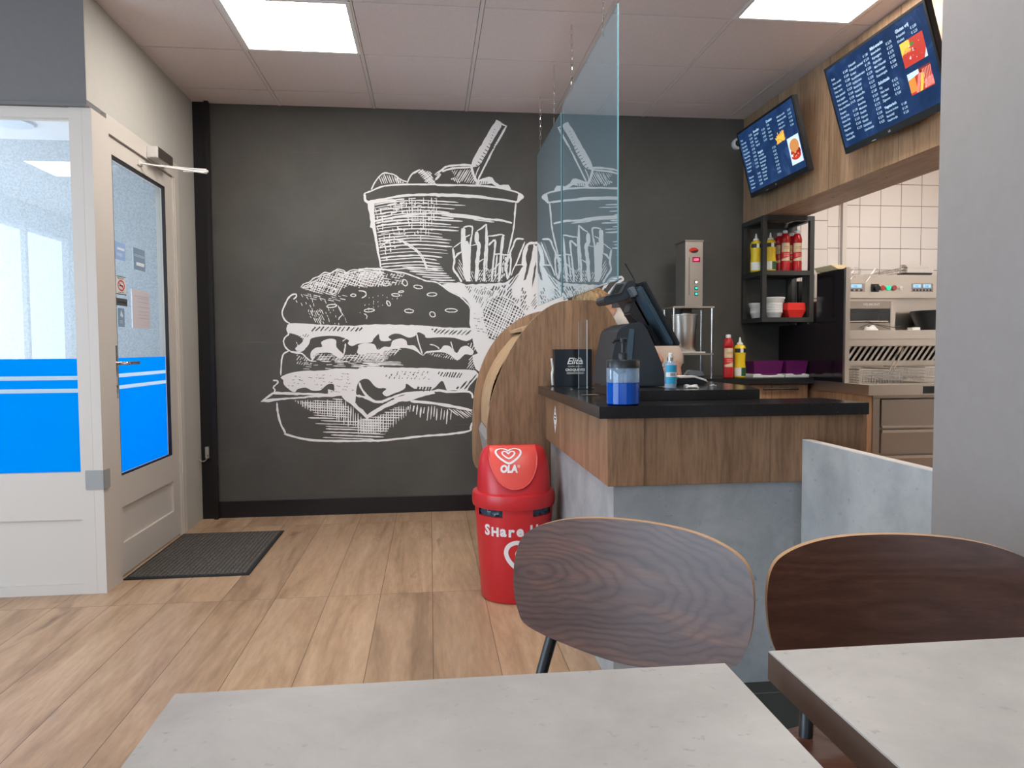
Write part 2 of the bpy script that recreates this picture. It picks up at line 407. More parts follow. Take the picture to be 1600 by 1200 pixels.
def hazy(m, col, k):
    nt = m.node_tree; out = [n for n in nt.nodes if n.type == 'OUTPUT_MATERIAL'][0]; src = out.inputs[0].links[0].from_socket
    d = nt.nodes.new('ShaderNodeBsdfDiffuse'); d.inputs[0].default_value = (*col, 1); mx = nt.nodes.new('ShaderNodeMixShader'); mx.inputs[0].default_value = k
    nt.links.new(src, mx.inputs[1]); nt.links.new(d.outputs[0], mx.inputs[2]); nt.links.new(mx.outputs[0], out.inputs[0])
hazy(BOTCLR, (.45, .62, .85), .28)
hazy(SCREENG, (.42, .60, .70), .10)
def film(name, col, k=.6):
    m = bpy.data.materials.new(name); m.use_nodes = True; nt = m.node_tree; nt.nodes.clear()
    out = nt.nodes.new('ShaderNodeOutputMaterial'); d = nt.nodes.new('ShaderNodeBsdfDiffuse'); t = nt.nodes.new('ShaderNodeBsdfTranslucent')
    d.inputs[0].default_value = (*col, 1); t.inputs[0].default_value = (*col, 1)
    mx = nt.nodes.new('ShaderNodeMixShader'); mx.inputs[0].default_value = k
    nt.links.new(d.outputs[0], mx.inputs[1]); nt.links.new(t.outputs[0], mx.inputs[2]); nt.links.new(mx.outputs[0], out.inputs[0])
    return m
BFILM = film('blue_window_film', (.0, .50, .98)); WFILM = film('white_window_film', (.75, .85, .92))
GELB = M('blue_hand_gel', (.001, .07, .40), .12, spec=.5)
# ------------------------------------------------------------------ the setting
H = 2.664; HT = H+.07; YB = 4.93; XD = -1.475
struct('floor', bx(-4.3, 4.0, -2.7, YB+.1, -.06, 0), FLOOR)
b = B(); box(b, .78, 2.6, -.6, 2.3, 0, .0025); struct('floor', b, DTILE)
# ceiling: tiles lying in a painted grid, dark shadow gap between the rows
b = bx(-4.3, 4.0, -2.7, YB, H+.012, H+.08, 2)
LIGHTS = [(0, 0), (4, -1), (2, -3), (4, -5), (-4, -6), (6, 0), (6, -2)]  # some panels out of view are added to brighten door wall and kitchen
for i in range(-6, 9):
    for j in range(-12, 3):
        x0 = -.940+.6*i; y0 = 3.4486+.6*j; x1, y1 = x0+.6, min(y0+.6, YB)
        if y0 > YB-.02 or (i, j) in LIGHTS: continue
        box(b, x0+.010, x1-.014, y0+.0045, y1-.0045, H+.001, H+.0115, 0)
    box(b, -.940+.6*i-.0115, -.940+.6*i+.0075, -2.7, YB, H, H+.011, 1)
for (i, j) in LIGHTS:
    x0 = -.940+.6*i; y0 = 3.4486+.6*j
    box(b, x0-.01, x0+.6, y0-.01, y0+.0, H, H+.01, 1)
struct('ceiling', b, [CEIL, CBAR, CGAP])
lw = ['far LED ceiling panel above the doormat, left of the hanging glass', 'LED ceiling panel beside the menu screens and wooden bulkhead']
for k, (i, j) in enumerate(LIGHTS):
    x0 = -.940+.6*i; y0 = 3.4486+.6*j
    t = thing('ceiling_light', lw[k] if k < 2 else 'square LED ceiling panel out of view, %s' % ['', '', 'added over the floor before the counter to brighten the door wall', 'on the grey pillar side', 'in the rear left corner', 'over the fryer in the kitchen', 'added over the kitchen aisle to brighten the tiles'][k], 'light', (x0+.3, y0+.3, H), 'square LED panels in the ceiling')
    b = B()
    for q in ((x0+.004, x0+.596, y0+.004, y0+.024), (x0+.004, x0+.596, y0+.576, y0+.596), (x0+.004, x0+.024, y0+.024, y0+.576), (x0+.576, x0+.596, y0+.024, y0+.576)): box(b, *q, H-.002, H+.01)
    obj('frame', b, LEDF, t); obj('diffuser', bx(x0+.024, x0+.576, y0+.024, y0+.576, H+.002, H+.008), LED, t)
# black back wall, tiled kitchen part
struct('wall_back', bx(-1.6, 2.572, YB, YB+.1, 0, HT), BWALL)
struct('wall_back', bx(2.572, 2.798, YB-.004, YB+.1, 0, HT), TILE20)
struct('wall_back', bx(2.798, 4.0, YB, YB+.1, 0, HT), TILE15)
struct('trim_5', bx(2.573, 2.79, YB-.03, YB-.005, .9, 1.552), DARKIN)
struct('trim_1', bx(2.895, 2.925, YB-.03, YB, 0, H), FRAMEW)
struct('baseboard_back', bx(-1.38, .9, YB-.018, YB, 0, .105), TRIMBLK, bevel=.003)
b = bx(XD, -1.383, YB-.03, YB, 0, H); box(b, -1.398, -1.372, YB-.055, YB-.02, 0, H)
struct('trim_2', b, TRIMBLK, bevel=.003)
struct('wall_left', bx(XD-.12, XD, 3.4355, YB, 2.19, HT), LWALL)
struct('wall_left', bx(XD-.12, XD-.0005, 4.586, YB, 0, 2.1895), LWALL)
struct('wall_front_left', bx(-4.3, XD-.001, 3.434, 3.57, 2.165, HT), GREYSH)
struct('trim_3', bx(-4.3, XD-.002, 3.425, 3.445, 2.158, 2.172), GREYSH)
struct('wall_pillar', bx(1.18, 1.60, 1.0, 1.6, 0, HT), GREYWALL)
struct('wall_right', bx(2.6, 2.7, -2.7, 1.8, 0, HT), GREYWALL)
struct('wall_kitchen_rear', bx(2.7, 4.0, 1.7, 1.8, 0, HT), GREYWALL)
struct('wall_kitchen', bx(3.9, 4.0, 1.8, YB, 0, HT), TILE15)
# left and rear walls of the seating area with their windows
b = bx(-4.3, -4.2, -2.7, 3.5, 0, .30); box(b, -4.3, -4.2, -2.7, 3.5, 2.4, HT)
for y, y2 in ((-2.7, -2.45), (1.95, 3.5)): box(b, -4.3, -4.2, y, y2, .30, 2.4)
struct('wall_left', b, GREYWALL)
b = bx(-4.3, 2.7, -2.8, -2.7, 0, .55); box(b, -4.3, 2.7, -2.8, -2.7, 2.4, HT)
for x in (-4.3, -3.5, 1.5): box(b, x, x+(1.2 if x > 1 else .3), -2.8, -2.7, .55, 2.4)
struct('wall_rear', b, GREYWALL)
b = B()
for y in (-1.4, -.25, .9): box(b, -4.27, -4.22, y, y+.05, .30, 2.4)
wn = struct('window_2', b, FRAMEW)
# wooden bulkhead over the kitchen pass
b = B(); box(b, 2.175, 2.195, 1.8, YB-.003, 1.952, H-.001, 0); box(b, 2.195, 2.485, 1.8, YB-.003, 1.956, 1.972, 1); box(b, 2.465, 2.485, 1.8, YB-.003, 1.972, H-.001, 0)
for y in (3.55, 4.05, 3.05, 4.55): cyl(b, (2.33, y, 1.9545), .004, .002, 10, mi=2)
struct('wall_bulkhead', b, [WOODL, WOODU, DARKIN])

# glazed front beside the door
zf = [aty(130, q, 3.45).z for q in (560.5, 587.5, 594, 607.5, 614)]
b = B()
for xa, xb in ((-4.14, -2.93), (-2.87, -1.556)): box(b, xa, xb, 3.446, 3.504, 2.112, 2.157); box(b, xa, xb, 3.446, 3.504, 0, .045); box(b, xa, xb, 3.446, 3.504, .34, .553)
for x in (-4.2, -2.93): box(b, x, x+.06, 3.445, 3.505, 0, 2.158)
box(b, -1.556, -1.503, 3.445, 3.505, .0, 2.158)
fr = struct('window_1', b, FRAMEW, bevel=.004)
obj('panel', bx(-4.2, -1.556, 3.462, 3.49, .045, .34), FRAMEW, fr)
obj('glass', bx(-4.2, -1.556, 3.474, 3.480, .553, 2.112), GLASS, fr)
def films(x0, x1, y0, y1, fr_):
    b = B(); box(b, x0, x1, y0, y1, .50 if x0 == x1 else .553, 0)
zb0 = .553
b = B(); box(b, -4.14, -1.556, 3.4725, 3.4735, zb0, zf[4]); box(b, -4.14, -1.556, 3.4725, 3.4735, zf[3], zf[2]); box(b, -4.14, -1.556, 3.4725, 3.4735, zf[1], zf[0])
obj('blue_film', b, BFILM, fr)
b = B(); box(b, -4.14, -1.556, 3.4725, 3.4735, zf[4], zf[3]); box(b, -4.14, -1.556, 3.4725, 3.4735, zf[2], zf[1]); obj('white_stripe', b, WFILM, fr)
# corner post and the door frame
b = B(); box(b, -1.5025, -1.462, 3.445, 3.618, 0, 2.158)
box(b, -1.55, -1.470, 3.6185, 4.525, 2.105, 2.189); box(b, -1.55, -1.470, 4.525, 4.585, 0, 2.19); box(b, -1.545, -1.474, 4.507, 4.5245, 0, 2.104)
dfr = struct('trim_4', b, FRAMEW, bevel=.004)
b = bx(-1.535, -1.459, 3.438, 3.4445, .475, .56); box(b, -1.4615, -1.455, 3.4445, 3.50, .475, .56); cyl(b, (-1.497, 3.4375, .55), .004, .003, 8, 'y'); cyl(b, (-1.497, 3.4375, .485), .004, .003, 8, 'y')
tag(obj('corner_plate', b, M('grey_painted_plate', (.33, .33, .325), .5), None, bevel=.001), 'small grey metal plate folded round the white corner post beside the door', 'plate')
# door leaf
b = B(); X0, X1 = -1.535, -1.482
box(b, X0, X1, 3.622, 3.690, .012, 2.10); box(b, X0, X1, 4.395, 4.505, .012, 2.10)
box(b, X0, X1, 3.69, 4.395, 2.022, 2.10); box(b, X0, X1, 3.69, 4.395, .34, .492); box(b, X0, X1, 3.69, 4.395, .012, .165)
door = struct('door_1', b, FRAMEW, bevel=.004)
obj('lower_panel', bx(-1.52, -1.495, 3.69, 4.395, .165, .34), FRAMEW, door)
b = B()
for q in ((3.69, 3.70, .492, 2.022), (4.385, 4.395, .492, 2.022), (3.70, 4.385, .492, .499), (3.70, 4.385, 2.008, 2.022)): box(b, -1.5, -1.484, *q)
obj('rubber_seal', b, RUB, door)
obj('glass', bx(-1.512, -1.506, 3.70, 4.385, .499, 2.008), GLASS, door)
xs = (-1.505, -1.504)
b = B(); box(b, *xs, 3.70, 4.385, .499, zf[4]); box(b, *xs, 3.70, 4.385, zf[3], zf[2]); box(b, *xs, 3.70, 4.385, zf[1], zf[0]); obj('blue_film', b, BFILM, door)
b = B(); box(b, *xs, 3.70, 4.385, zf[4], zf[3]); box(b, *xs, 3.70, 4.385, zf[2], zf[1]); obj('white_stripe', b, WFILM, door)
b = B(); box(b, X1, X1+.006, 3.632, 3.672, .87, 1.12); hp = obj('handle_plate', b, CHROME, door, bevel=.002)
b = B(); tube(b, spline([(X1+.004, 3.655, 1.035), (X1+.045, 3.655, 1.035), (X1+.055, 3.665, 1.035), (X1+.055, 3.70, 1.036), (X1+.055, 3.79, 1.035)], 5), .009, 10)
obj('lever_handle', b, CHROME, hp, smooth=True)
b = B(); cyl(b, (X1+.004, 3.652, .925), .008, .004, 12, 'x'); obj('keyhole', b, DARKIN, hp)
# notices stuck on the glass
def sheet(name, y0, y1, z0, z1, m, parts=(), **k):
    o = obj(name, bx(-1.5035, -1.5025, y0, y1, z0, z1), m, None)
    return o
def gl(px, py): d = raypt(px, py); p = CAM+d*((-1.503)/d.x); return p.y, p.z
def notice(name, px0, py0, px1, py1, m, label, marks, cat='notice', mk=BLKL):
    y0, z1 = gl(px0, py0); y1, z0 = gl(px1, py1)
    t = thing(name, label, cat, (-1.5035, (y0+y1)/2, z0))
    obj('sheet', bx(-1.5035, -1.5025, y0, y1, z0, z1), m, t)
    b = B(); marks(b, lambda u, v: (-1.5018, y0+(y1-y0)*u, z0+(z1-z0)*v), (y1-y0), (z1-z0))
    if len(b.verts): obj('print', b, mk, t)
    return t
def bar(b, fn, u0, u1, v0, v1): poly(b, [(u0, v0), (u1, v0), (u1, v1), (u0, v1)], fn)
PAP = M('pale_pink_paper', (.66, .60, .63), .7); DUL = film('pale_blue_sticker', (.42, .52, .66), .5); GRYS = film('grey_sticker', (.33, .40, .46), .5); WPR = M('white_print', (.75, .8, .85), .6)
def mk1(b, fn, w_, h_):
    for v in (.83, .78, .68, .55, .44, .35, .26): bar(b, fn, .3 if v < .8 else .12, .93, v, v+.008)
notice('paper_notice', 206, 451, 235, 514, PAP, 'pale pink sheet of paper with typed lines taped to the door glass', mk1, mk=M('faint_grey_print', (.35, .3, .36), .6))
def mk2(b, fn, w_, h_):
    bar(b, fn, .2, .9, .57, .70); put_text(b, 'VRIJE', .42, lambda x, y: fn(.12+x*.62, .22+y*.6)); 
notice('door_sticker', 179, 376, 196, 409, DUL, 'pale blue sticker with white lettering highest on the door glass by the stile', mk2, 'sticker', WPR)
def mk3(b, fn, w_, h_): bar(b, fn, .2, .9, .2, .36); bar(b, fn, .05, .98, .68, .70); bar(b, fn, .05, .98, .62, .64)
notice('door_sticker', 208, 386, 227, 425, GRYS, 'square grey sticker with two white lines, upper middle of the door glass', mk3, 'sticker', WPR)
bb_ = []
def mk4(b, fn, w_, h_):
    ribbon(b, [(.5+.33*math.cos(a/24*6.283), .5+.26*math.sin(a/24*6.283)) for a in range(24)], .07, fn, closed=True)
    b2 = B(); ribbon(b2, [(.25, .65), (.75, .35)], .06, lambda u, v: (fn(u, v)[0]-.0001,)+fn(u, v)[1:]); obj('cross_bar', b2, M('red_bar_print', (.6, .03, .04), .5))
    bb_.append(bpy.data.objects['cross_bar'])
t = notice('no_smoking_sign', 181, 430, 197, 462, WHTL, 'white no smoking sign with red crossed circle on the door glass', mk4, 'sign', M('red_print', (.6, .03, .04), .5))
bb_[0].parent = t; bb_[0].data.transform(Matrix.Translation(-org(t)))
y0, z1 = gl(181, 430); y1, z0 = gl(197, 462)
fn = lambda u, v: (-1.5016, y0+(y1-y0)*u, z0+(z1-z0)*v)
b = B(); bar(b, fn, 0, 1, 0, .05); bar(b, fn, 0, 1, .97, 1); put_text(b, 'Niet roken', .17, lambda x, y: fn(.1+x*.95, .86+y*.6)); put_text(b, 'verboden', .17, lambda x, y: fn(.15+x*.95, .1+y*.6)); bar(b, fn, .3, .7, .47, .52); obj('caption', b, BLKL, t)
def mk5(b, fn, w_, h_): put_text(b, 'DUWEN', .42, lambda x, y: fn(.1+x*.5, .35+y*.8), bold=.01)
notice('push_sticker', 182, 465, 199, 479, M('dark_grey_sticker', (.085, .085, .085), .5), 'small dark grey push sticker right under the no smoking sign', mk5, 'sticker')
def mk6(b, fn, w_, h_): poly(b, [(.3, .6), (.7, .5), (.75, .62), (.45, .9)], fn); bar(b, fn, .2, .7, .3, .33); bar(b, fn, .2, .7, .2, .23)
notice('door_sticker', 184, 481, 195, 511, GRYS, 'tall grey sticker with a white hand mark, lowest beside the door handle', mk6, 'sticker', WPR)
# door closer
t = thing('door_closer', 'white door closer box with folding arm above the glazed door', 'door closer', (XD, 4.2, 2.1))
obj('body', bx(-1.470, -1.415, 4.10, 4.33, 2.112, 2.172), WHT, t, bevel=.003)
b = B(); box(b, -1.4155, -1.412, 4.105, 4.325, 2.114, 2.170); obj('cover', b, STEELD, t)
a0 = Vector((-1.44, 4.22, 2.098)); a1 = Vector((-1.21, 4.24, 2.085))
b = B(); cyl(b, (-1.44, 4.22, 2.09), .012, .022, 12); tube(b, [a0, (-1.33, 4.235, 2.09), a1], .006, 8); box(b, -1.33, -1.20, 4.235, 4.245, 2.072, 2.084)
obj('arm', b, WHT, t, smooth=True)
b = B(); tube(b, [(-1.21, 4.25, 2.07), (-1.35, 4.15, 2.07), (-1.478, 4.02, 2.062)], .005, 8); box(b, -1.484, -1.474, 4.0, 4.05, 2.05, 2.075); obj('arm', b, WHT, t)
# wall hook on the black trim
pz = aty(322, 708, 4.9)
t = thing('door_stop_hook', 'small steel hook screwed to the black corner trim at knee height', 'hook', (pz.x, 4.9, pz.z-.04))
x, z = pz.x, pz.z
b = bx(x+.005, x+.028, 4.862, 4.90, z-.03, z+.045); obj('back_plate', b, STEEL, t, bevel=.002)
b = B(); tube(b, [(x-.005-.028*math.cos(q), 4.85, z-.012-.034*math.sin(q)) for q in [i*.28 for i in range(-1, 12)]]+[(x+.02, 4.862, z-.005)], .004, 8); obj('hook', b, CHROME, t, smooth=True)
# outdoors behind the glass
struct('wall_outside', bx(-7.5, XD-.12, 5.15, 5.3, 0, 2.6), STUC)
b = bx(-7.5, XD-.12, 3.57, 5.3, 2.47, 2.55); struct('ceiling_porch', b, M('porch_soffit_paint', (.72, .73, .76), .7))
b = B(); p = atz(18, 192, 2.465); lathe(b, [(.12, 0), (.115, -.012), (.02, -.014)], (p.x, p.y, 2.47), 32)
tag(obj('porch_lamp', b, M('porch_lamp_lens', (.62, .68, .75), .4)), 'round ceiling lamp under the porch seen through the left glazing', 'lamp')
struct('floor_outside', bx(-9, XD-.12, 3.57, 5.3, -.06, -.005), M('grey_paving', (.3, .3, .31), .8))
# doormat
t = thing('doormat', 'charcoal ribbed doormat with black rubber edge lying before the glazed door', 'doormat', (-1.18, 4.07, 0))
x0, x1, y0, y1 = -1.468, -.885, 3.63, 4.50
obj('rubber_border', bx(x0, x1, y0, y1, .0005, .006), RUB, t, bevel=.002)
b = B(); n = 26
for i in range(n):
    xa = x0+.018+(x1-x0-.036)*i/n; box(b, xa+.003, xa+(x1-x0-.036)/n-.003, y0+.02, y1-.02, .006, .0105)
box(b, x0+.018, x1-.018, y0+.02, y1-.02, .005, .0075)
obj('ribbed_pile', b, MAT, t)
# dome sensor near the corner of the back wall
p = aty(1151, 226, YB)
t = thing('wall_sensor', 'small round white sensor on the black wall beside the far menu screen', 'sensor', (p.x, YB, p.z))
b = B(); lathe(b, [(.038, 0), (.038, -.03), (.03, -.036)], (p.x, YB, p.z), 24, 'y'); obj('housing', b, WHT, t, smooth=True)
b = B(); lathe(b, [(.024, -.036), (.02, -.05), (.006, -.056)], (p.x, YB, p.z), 20, 'y'); obj('lens', b, BLKPL, t, smooth=True)

# ------------------------------------------------------------------ the mural
mural = thing('wall_mural', 'large off-white sketch of a hamburger, fries and iced drink covering the black wall', 'mural', (0, YB, .6))
def T(ox, oy, s):
    def f(u, v, d=.002):
        p = aty(ox+u/s, oy+v/s, YB-d); return (p.x, YB-d, p.z)
    return f
A_, B_, C_, D_, E_, F_, G_ = T(560, 240, 6), T(680, 180, 7.5), T(690, 330, 6), T(400, 410, 6), T(560, 410, 6), T(400, 560, 8), T(560, 560, 8)
SC = {A_: 6, B_: 7.5, C_: 6, D_: 6, E_: 6, F_: 8, G_: 8}
DK = .0032
class Pic:
    def __init__(s): s.b = B(); s.k = 0; s.q = 0
    def st(s, f, pts, w_=2.2, sm=True, closed=False, dark=False, jit=0, lift=0):
        """one brush stroke: uneven width, tapered ends"""
        k = SC[f]; p = spline(pts, 4, closed) if sm and len(pts) > 2 else list(pts)
        q = []
        for a, c in zip(p, p[1:]+(p[:1] if closed else [])):
            n = max(1, int(math.hypot(c[0]-a[0], c[1]-a[1])/(5*k)))
            q += [(a[0]+(c[0]-a[0])*i/n, a[1]+(c[1]-a[1])*i/n) for i in range(n)]
        if not closed: q.append(p[-1])
        jt = max(jit, .18)*k; q = [(a+random.uniform(-jt, jt), b+random.uniform(-jt, jt)) for a, b in q]
        s.k = (s.k+1) % 211; dd = (.0015 if dark else .0008)+lift+s.k*2.5e-6
        P = [Vector(v) for v in q]; N = len(P); prev = None; first = None; mi = 1 if dark else 0
        for i in range(N):
            t = (P[(i+1) % N]-P[i-1]) if closed else P[min(i+1, N-1)]-P[max(i-1, 0)]
            if t.length < 1e-9: continue
            t.normalize(); ww = w_*k/2*random.uniform(.72, 1.22)*(.45 if not closed and i in (0, N-1) and N > 2 else 1)
            nn = Vector((-t.y, t.x))*ww; a, c = s.b.verts.new(f(*(P[i]+nn), dd)), s.b.verts.new(f(*(P[i]-nn), dd))
            if prev: s.b.faces.new((prev[0], prev[1], c, a)).material_index = mi
            else: first = (a, c)
            prev = (a, c)
        if closed and prev: s.b.faces.new((prev[0], prev[1], first[1], first[0])).material_index = mi
    def fill(s, f, pts, dark=False, sm=False, jag=.7):
        p = spline(pts, 3, True) if sm else list(pts); k = SC[f]; q = []
        for a, c in zip(p, p[1:]+p[:1]):
            L = math.hypot(c[0]-a[0], c[1]-a[1]); n = max(1, int(L/(5*k))); q.append(a)
            nx, ny = -(c[1]-a[1])/(L+1e-9), (c[0]-a[0])/(L+1e-9)
            for i in range(1, n): o = random.uniform(-jag, jag)*k; q.append((a[0]+(c[0]-a[0])*i/n+nx*o, a[1]+(c[1]-a[1])*i/n+ny*o))
        s.q += 1; dd = (.0013 if dark else .0004)+s.q*4e-6
        poly(s.b, q, lambda u, v: f(u, v, dd), 1 if dark else 0)
    def hatch(s, f, pg, ang, gap, w_=1.3, dark=False, dash=None, drop=0, bow=0, wob=.15, cover=1, over=False):
        """parallel strokes clipped to polygon pg (units of the crop); gap, widths in photo px"""
        k = SC[f]; ca, sa = math.cos(R(ang)), math.sin(R(ang))
        rot = [(x*ca+y*sa, -x*sa+y*ca) for x, y in pg]
        v0, v1 = min(q[1] for q in rot), max(q[1] for q in rot); v = v0+gap*k*.5
        while v < v1:
            xs = []
            for (xa, ya), (xb, yb) in zip(rot, rot[1:]+rot[:1]):
                if (ya-v)*(yb-v) < 0: xs.append(xa+(xb-xa)*(v-ya)/(yb-ya))
            xs.sort()
            for a, c in zip(xs[::2], xs[1::2]):
                L = c-a; a2 = a+L*random.uniform(0, .1)*(1 if drop == 0 else 2); c2 = c-L*random.uniform(0, .1+drop)
                segs = [(a2, c2)]
                if dash:
                    segs = []; q = a2
                    while q < c2:
                        l = dash*k*random.uniform(.5, 1.6); 
                        if random.random() < cover: segs.append((q, min(q+l, c2)))
                        q += l+dash*k*random.uniform(.25, .7)
                for (q0, q1) in segs:
                    if q1-q0 < .6*k: continue
                    m = (q0+q1)/2; o1 = random.uniform(-1, 1)*wob*gap*k
                    pts = [(q0, v+o1), (m, v+o1-bow*(q1-q0)), (q1, v+random.uniform(-1, 1)*wob*gap*k)]
                    P = [(x*ca-y*sa, x*sa+y*ca) for x, y in (spline(pts, 3) if bow else [pts[0], pts[2]])]
                    s.st(f, P, w_*random.uniform(.7, 1.25), sm=False, dark=dark, lift=.0009 if over else 0)
            v += gap*k*random.uniform(.85, 1.15)
    def done(s, name): return obj(name, s.b, [MURALW, BWALL], mural)
# --- iced drink
p = Pic()
p.st(A_, [(60, 400), (60, 375), (120, 350), (240, 305), (420, 290), (700, 290), (1000, 297), (1200, 302)], 2.6)
p.st(B_, [(0, 815), (150, 822), (450, 822), (720, 845), (900, 885), (1000, 925), (1035, 965)], 2.8)
p.st(A_, [(60, 380), (62, 430), (90, 455), (130, 445), (240, 425), (420, 395), (620, 385), (900, 388), (1200, 405)], 3.8)
p.st(B_, [(0, 942), (200, 942), (450, 955), (700, 980), (950, 1015)], 4.2)
p.fill(B_, [(975, 920), (1040, 968), (968, 1030), (920, 1020), (960, 1000)])
p.fill(A_, [(85, 450), (130, 445), (430, 420), (430, 432), (150, 470), (155, 620), (175, 800), (215, 1060), (235, 1090), (200, 1060), (150, 780), (130, 700), (108, 690), (115, 640), (90, 520)])
p.st(A_, [(120, 640), (300, 605), (520, 570), (760, 560), (1000, 580), (1200, 610)], 3.2)
p.st(C_, [(0, 38), (250, 60), (450, 78), (560, 85), (660, 112)], 3.2); p.st(C_, [(300, 80), (495, 103)], 1.6)
p.st(B_, [(945, 1020), (930, 1200)], 3); p.st(C_, [(690, 0), (680, 120), (658, 250), (620, 400)], 2.6)
v = 450
while v < 1085:                                              # curved horizontal shading
    right = 1000-(v-450)*.35+random.uniform(-130, 40); lift = 60*(1-(v-450)/900)
    p.st(A_, [(140+(v-450)*.13, v+lift*.55), (300, v+lift*.1), (560, v-12), (right, v+8)], random.choice((1.3, 1.9, 2.4)))
    v += random.uniform(25, 36)
p.hatch(A_, [(150, 470), (460, 425), (500, 700), (230, 1060), (200, 900)], 84, 8, 1.6, dash=6, cover=.7)
p.hatch(A_, [(460, 410), (740, 410), (745, 560), (650, 830), (520, 830), (480, 600)], 90, 4.2, 1.4, dash=8, cover=.8)
p.hatch(A_, [(470, 410), (740, 410), (700, 640), (480, 640)], 0, 3.4, 1.4, dash=9, cover=.8)
p.hatch(A_, [(150, 450), (450, 420), (480, 800), (220, 900)], -7, 4.5, 1.6, dash=14, cover=.75)
p.st(A_, [(210, 870), (300, 810), (390, 815), (480, 870), (560, 930), (610, 1010), (640, 1090)], 2.0); p.st(A_, [(400, 805), (520, 880), (600, 960), (640, 1060), (650, 1080)], 1.6)
p.st(A_, [(120, 340), (160, 260), (230, 185), (300, 190), (340, 200), (400, 245), (455, 265)], 2.2)
p.hatch(A_, [(205, 290), (190, 220), (240, 190), (330, 205), (430, 275)], 68, 3.2, 2.0)
p.st(A_, [(455, 280), (500, 195), (570, 150)], 2.2); p.hatch(A_, [(510, 200), (570, 145), (660, 160), (720, 260), (720, 290), (630, 280), (560, 180)], -35, 3, 2.4)
p.hatch(A_, [(560, 150), (680, 170), (730, 290), (650, 290)], 45, 3, 2.0)
p.st(B_, [(0, 760), (60, 690), (0, 700), (80, 640), (140, 600), (280, 585), (400, 585), (440, 600)], 3.2); p.st(B_, [(80, 660), (200, 625), (420, 610)], 3.4)
p.hatch(B_, [(190, 650), (430, 620), (470, 800), (260, 790)], -58, 3.1, 1.6); p.hatch(B_, [(180, 745), (240, 715), (300, 790), (270, 800)], 62, 3, 1.6)
p.fill(B_, [(715, 55), (780, 100), (770, 150), (690, 270), (540, 560), (500, 600), (440, 610), (420, 590), (440, 520), (560, 310)])
p.st(B_, [(715, 58), (780, 105), (832, 128), (800, 190), (700, 360), (560, 640), (495, 770)], 3.0, sm=False); p.st(B_, [(420, 590), (450, 700), (490, 790)], 4.0); p.st(B_, [(520, 600), (480, 690), (470, 760)], 1.6)
for k in range(13): p.st(B_, [(730-k*21, 150+k*36), (762-k*21, 170+k*36)] if k > 4 else [(690-k*12, 160+k*34), (700-k*12, 172+k*34)], 1.3 if k > 4 else .8, dark=True)
for k in range(9): p.st(B_, [(760-k*12, 150+k*28), (785-k*12, 165+k*28)], 1.5, dark=True)
p.fill(B_, [(500, 760), (560, 740), (630, 720), (670, 730), (700, 780), (760, 820), (840, 815), (860, 815), (890, 865), (840, 870), (740, 850), (660, 800), (600, 810), (470, 815)])
for k in range(4): p.st(B_, [(530+k*26, 775), (520+k*26, 808)], 1.1, dark=True)
p.hatch(E_, [(400, 40), (780, 30), (950, 190), (820, 210), (640, 150), (520, 110)], 3, 3.6, 1.9, bow=-.01)
p.done('drink_drawing')
# --- fries
p = Pic()
p.fill(C_, [(0, 690), (160, 665), (230, 690), (600, 668), (700, 600), (770, 545), (860, 330), (890, 320), (920, 430), (960, 520), (1050, 700), (1180, 800), (1180, 960), (1100, 1000), (880, 1100), (700, 1300), (420, 1500), (300, 1250), (270, 1130), (268, 1060), (275, 900), (230, 830), (150, 780), (80, 750)])
for pts, w_ in (([(105, 345), (120, 460), (110, 540), (150, 600), (190, 665)], 3.2), ([(105, 345), (180, 290)], 2), ([(125, 440), (150, 400), (190, 380)], 4), ([(205, 155), (212, 260), (205, 400), (225, 640)], 5), ([(190, 160), (190, 380)], 3),
                ([(205, 150), (285, 145), (280, 240), (268, 330), (262, 660)], 2.6), ([(210, 250), (270, 220)], 2), ([(235, 280), (240, 450), (245, 660)], 9), ([(275, 322), (340, 308)], 2), ([(330, 190), (330, 280), (350, 330), (335, 470), (325, 660)], 6), ([(330, 185), (375, 160), (420, 120)], 2.6),
                ([(420, 120), (418, 300), (405, 440), (398, 660)], 3.4), ([(430, 235), (500, 228), (560, 218), (590, 232)], 2.2), ([(432, 235), (425, 420), (420, 560)], 2.8), ([(578, 225), (560, 380), (548, 520), (540, 660)], 4.6), ([(440, 320), (500, 270), (495, 390), (480, 520), (470, 660)], 3.2),
                ([(335, 490), (395, 445)], 2.4), ([(340, 490), (350, 600)], 2), ([(495, 405), (540, 400), (600, 410), (655, 402)], 2.2), ([(520, 410), (500, 640)], 2.4), ([(625, 405), (600, 520), (620, 640)], 3.4), ([(770, 262), (700, 262), (670, 330), (640, 400), (650, 470), (640, 600)], 3),
                ([(780, 288), (720, 440), (650, 610)], 2.6), ([(690, 505), (790, 500)], 2.2), ([(755, 510), (770, 400), (810, 310), (870, 298), (925, 310), (960, 400), (985, 520)], 4), ([(870, 310), (830, 480), (800, 660)], 5), ([(900, 310), (960, 500), (1100, 740)], 4.5), ([(885, 380), (860, 560), (850, 720)], 4),
                ([(800, 330), (780, 520), (720, 620)], 6), ([(960, 290), (1010, 440), (1060, 600)], 2.4), ([(965, 268), (1010, 268)], 1.8), ([(1010, 510), (960, 505)], 2), ([(545, 480), (480, 560)], 2)):
    p.st(C_, pts, w_, sm=len(pts) > 3, jit=.25)
p.hatch(C_, [(165, 440), (215, 560), (215, 665), (140, 540)], 60, 3, 1.3); p.hatch(C_, [(345, 560), (400, 520), (540, 560), (540, 665), (345, 665)], -60, 3, 1.4, dash=5); p.hatch(C_, [(560, 400), (625, 410), (640, 640), (540, 660)], 95, 3.4, 1.8, dash=7)
p.hatch(C_, [(260, 560), (300, 560), (300, 660), (260, 660)], 70, 3, 1.2)
